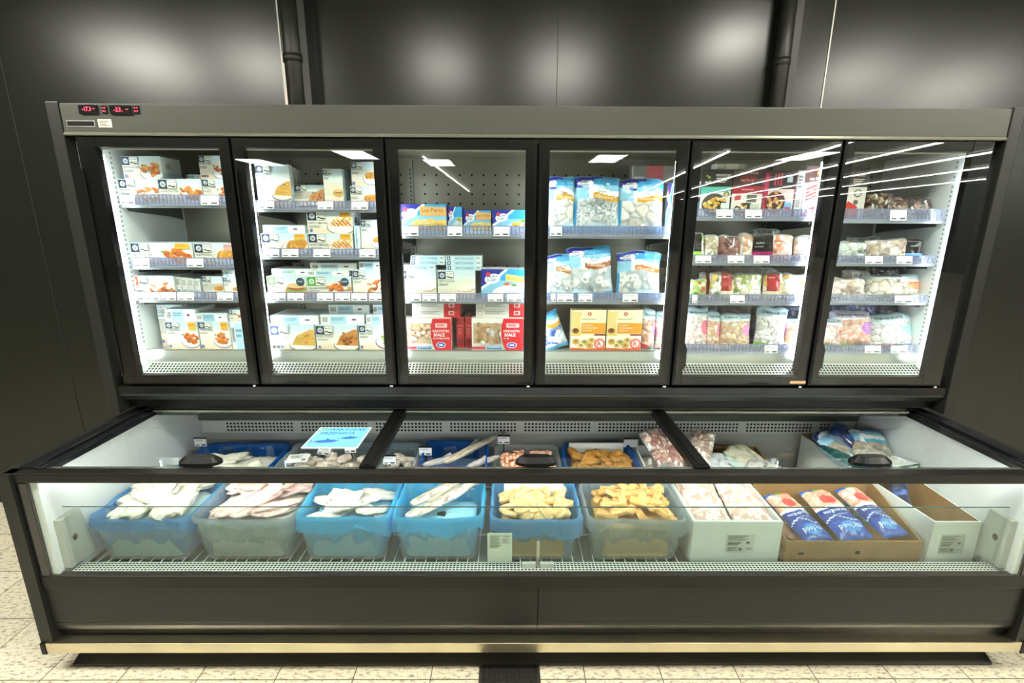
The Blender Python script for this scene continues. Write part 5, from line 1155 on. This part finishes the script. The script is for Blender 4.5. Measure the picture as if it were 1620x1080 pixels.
for i, (xx, yy, zz, w_, h_, c1, c2, rz, ds) in enumerate(((1.60, 2.30, ZR1+.035, .24, .22, 0x2a6ab8, 0x9adcf0, .5, 'light blue crumpled bag, left of the pile by the wall'), (1.70, 2.24, ZR1+.05, .2, .24, 0x1c5aa0, 0xb8a090, -.2, 'blue bag with beige window, front of the pile'), (1.64, 2.33, ZR1+.075, .2, .17, 0x1c2c60, 0x3a6ab0, .9, 'dark navy bag at the back of the pile'), (1.56, 2.22, ZR1+.0, .18, .2, 0x1c4a4c, 0x3c8a7c, 1.6, 'dark green bag low in the pile'))):
    lay_bag(xx, yy, zz, w_, h_, .07, p_dark(c1, c2, i+5) if i > 1 else p_encornet(w_, h_, i, (0xb8a890, 0xa08c78, 0xd0c4b0), 0x58b8d0, 36, 0x2a78c0, 0x1c3a80), ds, 40+i, rz=rz, rx=-1.1)
mound(1.66, 2.12, .20, .32, ZR1-.03, .01, 0x31425c, 'dark frozen packs filling the long white box', 11, RK+.01)
b = carton('frozen_food_box', .15, .045, .12, lambda a, w, h, r: (a.rect(0, 0, w, h, 0x2f6a4c), a.rect(.01, .006, w-.01, h-.008, 0xeceee8)), 5, 0x2f6a4c, 0xe8ecea); b.location = (1.72, 2.09, ZR1+.012); b.rotation_euler = (-.15, 0, .25); tag(b, 'green edged box with white label, near the right wall', 'box')
# ---- second row
def row2(a, c, y0=Y2, py=737): x0, x1 = bx(a, c, py, y0); return max(x0, -1.785), min(x1, 1.785)
x0, x1 = row2(262, 412); cx, w = (x0+x1)/2, x1-x0
plastic_bin(cx, Y2, w, D2_, 'plastic bin in rear row, leftmost, dull blue film'); liner(cx, Y2, w, D2_, LIND, 'dull blue film liner in the leftmost rear bin', .05, seed=12)
mound(cx, Y2, w*.9, D2_*.9, ZR1-.05, .01, 0xd8d4c8, 'pale filling of the leftmost rear bin', 12)
heap('fillet', 'fish_fillet', cx, Y2+.02, w*.75, D2_*.6, ZR1-.04, .02, 5, 'white fish fillet in the leftmost rear bin', 'fish', 'white fillets in the leftmost rear bin', 13, .25, 1)
x0, x1 = row2(422, 578); cx, w = (x0+x1)/2, x1-x0
plastic_bin(cx, Y2, w, D2_, 'clear plastic bin in rear row, second, dull fish pieces'); liner(cx, Y2, w, D2_, LINW, 'clear crinkled film liner in the second rear bin', .03, seed=14, up=.01)
mound(cx, Y2, w*.9, D2_*.9, ZR1-.06, .01, 0xb8a898, 'dull fish filling of the second rear bin', 14)
heap('grey_piece', 'fish_piece', cx, Y2+.02, w*.8, D2_*.7, ZR1-.05, .02, 18, 'dull beige fish piece in the second rear bin', 'fish', 'fish pieces in the second rear bin', 15, .4, 2)
b = MB(); b.box(-.05, .05, -.035, .035, 0, .002, 0xf0f0ee); a = Art(b, .1, .07, lambda x, y, L: (x-.05, y-.035, .002+L)); a.lines(.01, .055, .06, .003, 5, 0x6a6c70); a.rect(.07, .01, .09, .03, 0x80848a); o = b.build('paper_label', PRINT, fixn=False); X_, Yy = onZ(472, 728, ZR1+.02); o.location = (X_, Yy, ZR1+.03); o.rotation_euler = (.1, 0, .1); tag(o, 'printed white paper label lying on the second rear bin', 'label')
x0, x1 = row2(590, 648); cx, w = (x0+x1)/2, x1-x0
plastic_bin(cx, Y2, w, D2_, 'narrow rear row bin half hidden by the left lid bar'); liner(cx, Y2, w, D2_, LINW, 'grey crinkled film liner by the left lid bar', .03, seed=16, up=.012)
mound(cx, Y2, w*.9, D2_*.9, ZR1-.05, .01, 0xb0b4b4, 'grey filling of the narrow rear bin', 16)
heap('grey_piece', 'fish_piece', cx, Y2+.02, w*.7, D2_*.7, ZR1-.04, .01, 6, 'pale fish piece in the narrow rear bin', 'fish', 'fish pieces in the narrow rear bin', 17, .4, 1)
x0, x1 = row2(658, 768); cx, w = (x0+x1)/2, x1-x0
plastic_bin(cx, Y2, w, D2_, 'rear row bin with strong blue film and long fish'); liner(cx, Y2, w, D2_, LIND, 'strong blue film liner under the long fish', .06, seed=18, up=.02)
mound(cx, Y2, w*.9, D2_*.9, ZR1-.06, .01, 0x4a78b0, 'frozen filling under the longest fish', 18)
for i, (pa, pb_, w_) in enumerate((((700, 733), (796, 684), .07), ((668, 736), (745, 716), .05), ((740, 737), (790, 722), .045))):
    xa, ya = onZ(pa[0], pa[1], ZR1-.005); xb, yb_ = onZ(pb_[0], pb_[1], ZR1+.05 if i == 0 else ZR1+.005)
    longfish((xa, ya, ZR1-.005), (xb, yb_, ZR1+.05 if i == 0 else ZR1+.005), w_, ('long dried whole fish sticking out of the strong blue film', 'short pale fish lying left under the longest fish', 'short pale fish lying right under the longest fish')[i], 70+i, None, (0xe0d4c0, 0xa89880) if i == 0 else (0xd8d0cc, 0xb0a4a4))
x0, x1 = row2(780, 892); cx, w = (x0+x1)/2, x1-x0
plastic_bin(cx, Y2, w, D2_, 'clear rear row bin of orange shrimps behind middle handle')
mound(cx, Y2, w*.9, D2_*.9, ZR1-.05, .012, 0xd88a60, 'orange shrimp filling under the loose shrimps', 20)
heap('shrimp', 'cooked_shrimp', cx, Y2+.02, w*.8, D2_*.8, ZR1-.045, .02, 46, 'curled orange cooked shrimp in the clear rear bin', 'shrimp', 'orange shrimps behind the middle handle', 21, .5, 2)
x0, x1 = row2(900, 1022); cx, w = (x0+x1)/2, x1-x0
plastic_bin(cx, Y2, w, D2_, 'rear row bin with blue film and brown nuggets'); liner(cx, Y2, w, D2_, LIND, 'blue film liner around the brown nuggets', .05, seed=22)
mound(cx, Y2, w*.86, D2_*.88, ZR1-.05, .012, 0xa87434, 'brown nugget filling of the rear bin', 22)
b = MB(); b.box(cx-w*.4, cx+w*.4, Y2+D2_*.88, Y2+D2_*.92, ZR1-.03, ZR1+.025, bev=.004); tag(b.build('white_tray', MATS['foam_white']), 'white foam tray rim behind the brown nuggets', 'tray')
heap('brown_nugget', 'breaded_nugget', cx, Y2+.02, w*.82, D2_*.82, ZR1-.04, .03, 28, 'dark golden breaded nugget in the blue lined rear bin', 'nugget', 'brown nuggets in the rear bin', 23, .4, 2)
# white low box with shrimp bags
x0, x1 = row2(1032, 1130)
e = open_box(x0, x1, Y2, Y2+D2_, RK, .17, .19, 'white box of shrimp bags behind the right lid bar', CARDW, CARDW, name='white_box', th=.008)
for i, (pa, py, w_, rz, cols) in enumerate(((1040, 707, .13, .5, (0xd8a494, 0xf0d4c8, 0xb88074)), (1062, 712, .12, -.2, (0xc89080, 0xe8c8bc, 0xa87468)), (1108, 706, .12, -.5, (0xd8c0b0, 0xf0e4dc, 0xb09888)))):
    xa, ya = onY(pa, py, 2.26)[0], 2.26; zz = onY(pa, py, 2.26)[1]
    lay_bag(xa, ya, zz, w_, .2, .07, p_clear(cols, 0x7c6058, 44, seed=30+i)(w_, .2), ('bag of pink shrimps leaning left of the lid bar', 'second bag of pink shrimps by the lid bar', 'bag of pale shrimps right of the lid bar')[i], 80+i, rz=rz, rx=-.9)
mound((x0+x1)/2, Y2+.01, (x1-x0)*.92, D2_*.92, ZR1-.05, .01, 0xc8b0a4, 'frozen shrimp bags filling the white box', 24, RK+.01)
x0, x1 = row2(1136, 1262); x1 = min(x1, 1.47)
e = open_box(x0, x1, Y2, 2.44, RK, .13, .16, 'low brown box of seafood bags, rear row', CARDB, CARDB)
for i, (fx, yy, c1, c2, rz, ds) in enumerate(((.2, 2.2, 0xe8e8ec, 0x3c5a90, .1, 'white and blue bag, left in the low brown box'), (.45, 2.2, 0xdcecea, 0x58b090, -.3, 'white and mint bag in the low brown box'), (.66, 2.26, 0xd8d0bc, 0x8a8a5c, .5, 'bag of beige shellfish in the low brown box'), (.85, 2.18, 0xd8d4cc, 0x6c6460, .9, 'grey-white lettered bag, right in the low brown box'))):
    lay_bag(x0+(x1-x0)*fx, yy, RK+.15+(.02 if i == 2 else 0), .17, .22, .05, p_dark(c1, c2, 50+i), ds, 90+i, rz=rz, rx=-1.3, texts=(('Owoce', .15, .6, .02, 0x202c40, .7, 0),) if i == 3 else ())
mound((x0+x1)/2, Y2+.01, (x1-x0)*.92, .34, RK+.10, .01, 0xa8a498, 'frozen bags filling the low brown box', 25, RK+.01)
# ---- price signs
def sign(px, py, Y, label, rz=0, ry=0, w=.062, h=.042, foot=None, blank=False):
    x, z = onY(px, py, Y); foot = foot or ZR1-.03; e = empty('price_sign', (x, Y, foot)); tag(e, label, 'price sign')
    b = MB(); a = Art(b, w, h, lambda X, Z, L: (X-w/2, -L, z-foot-h/2+Z)); b.box(-w/2, w/2, 0, .0015, z-foot-h/2, z-foot+h/2, 0xf4f4f6)
    if not blank: a.rect(w*.08, h*.1, w*.38, h*.24, 0x50525c); a.rect(w*.55, h*.1, w*.92, h*.28, 0x30323c); a.lines(w*.08, h*.8, w*.7, h*.06, 2, 0xa0a2ac)
    o = b.build('card', PRINT, e, fixn=False); o.rotation_euler = (0, 0, 0)
    b = MB(); b.box(-w/2-.002, w/2+.002, -.001, .003, z-foot+h/2, z-foot+h/2+.008); b.box(-.003, .003, .002, .006, 0, z-foot+h/2, bev=.0005); b.build('holder', BLACK, e); e.rotation_euler = (0, ry, rz)
sign(317, 700, 2.34, 'white price sign on black holder in the leftmost rear bin')
sign(508, 713, 2.28, 'tilted white price sign below the blue notice card, left', .3, .35)
sign(556, 710, 2.28, 'tilted white price sign below the blue notice card, right', -.2, -.15)
sign(673, 714, 2.25, 'white price sign on black holder in the strong blue bin')
sign(797, 696, 2.36, 'white price sign on black holder above the orange shrimps')
sign(998, 701, 2.37, 'blank white price sign behind the brown nuggets', blank=True, w=.075, h=.045)
sign(616, 728, 2.16, 'small price sign left of the strong blue bin')
# ---- paper on the inner glass and notice card on the lid
x0, z1 = onY(771, 843, 1.637); x1, z0 = onY(810, 889, 1.637)
b = MB(); w, h = x1-x0, z1-z0; z0 = max(z0, .441); b.box(x0, x1, 1.637, 1.638, z0, z0+h, 0xe8eee6); a = Art(b, w, h, lambda X, Z, L: (x0+X, 1.637-L, z0+Z)); a.lines(w*.1, h*.9, w*.45, h*.02, 12, 0x8c988c); a.lines(w*.62, h*.9, w*.3, h*.02, 8, 0x8c988c); a.barcode(w*.6, h*.62, w*.25, h*.25, 6)
tag(b.build('paper_sheet', PRINT, fixn=False), 'pale printed paper sheet stuck inside the front glass below middle', 'paper')
zc_ = .8735
q = [Vector((*onZ(px, py, zc_), 0)) for px, py in ((476, 709), (565.5, 709), (583.6, 676.3), (507, 676.3))]
org = q[0]; ex = q[1]-q[0]; ey = q[3]-q[0]; W_, H_ = ex.length, ey.length; exn, eyn = ex/W_, ey/H_
b = MB(); fn = lambda X, Y_, L: (org.x+exn.x*X+eyn.x*Y_, org.y+exn.y*X+eyn.y*Y_, zc_+.002+L)
P0 = [fn(0, 0, -.002), fn(W_, 0, -.002), fn(W_, H_, -.002), fn(0, H_, -.002)]; P1 = [fn(0, 0, 0), fn(W_, 0, 0), fn(W_, H_, 0), fn(0, H_, 0)]
b.mesh(P0+P1, [(3, 2, 1, 0), (4, 5, 6, 7)]+[(i, (i+1) % 4, (i+1) % 4+4, i+4) for i in range(4)], 0xe8eef0)
a = Art(b, W_, H_, fn); a.rect(W_*.02, H_*.02, W_*.98, H_*.98, 0x74c0dc); a.poly([(W_*.02, H_*.5), (W_*.3, H_*.98), (W_*.02, H_*.98)], 0x86d0bc); a.rect(W_*.02, H_*.02, W_*.98, H_*.3, 0x74b4e4)
a.text('TOWAR PODAJE', W_*.08, H_*.82, H_*.12, 0x1c4a9c, W_*.84); a.text('SPRZEDAWCA', W_*.1, H_*.63, H_*.12, 0x1c4a9c, W_*.66)
for x, y, s in ((.34, .3, 1), (.72, .46, .72)):
    a.poly([(W_*(x-.24*s), H_*(y-.02)), (W_*(x-.1*s), H_*(y-.08*s)), (W_*(x+.12*s), H_*(y-.06*s)), (W_*(x+.24*s), H_*(y+.03)), (W_*(x+.1*s), H_*(y+.07*s)), (W_*(x-.08*s), H_*(y+.05*s))], 0x2c62b4)
    a.poly([(W_*(x-.24*s), H_*(y-.02)), (W_*(x-.31*s), H_*(y+.08*s)), (W_*(x-.27*s), H_*(y-.02)), (W_*(x-.31*s), H_*(y-.11*s))], 0x2c62b4); a.poly([(W_*x, H_*(y+.05*s)), (W_*(x-.05*s), H_*(y+.15*s)), (W_*(x+.07*s), H_*(y+.06*s))], 0x2c62b4)
tag(b.build('notice_card', PRINT, fixn=False), 'light blue notice card with fish drawings lying on the left glass lid', 'card')
# strip of tape by the fifth door
x, z = onY(1262, 604.5, YD-.006); b = MB(); b.box(x-.035, x+.035, YD-.008, YD-.0055, z-.006, z+.006, bev=.0008); tag(b.build('tape_strip', mat('tape_tan', 0xc89a68, .5)), 'tan tape scrap on the lower frame of the fifth door', 'tape')
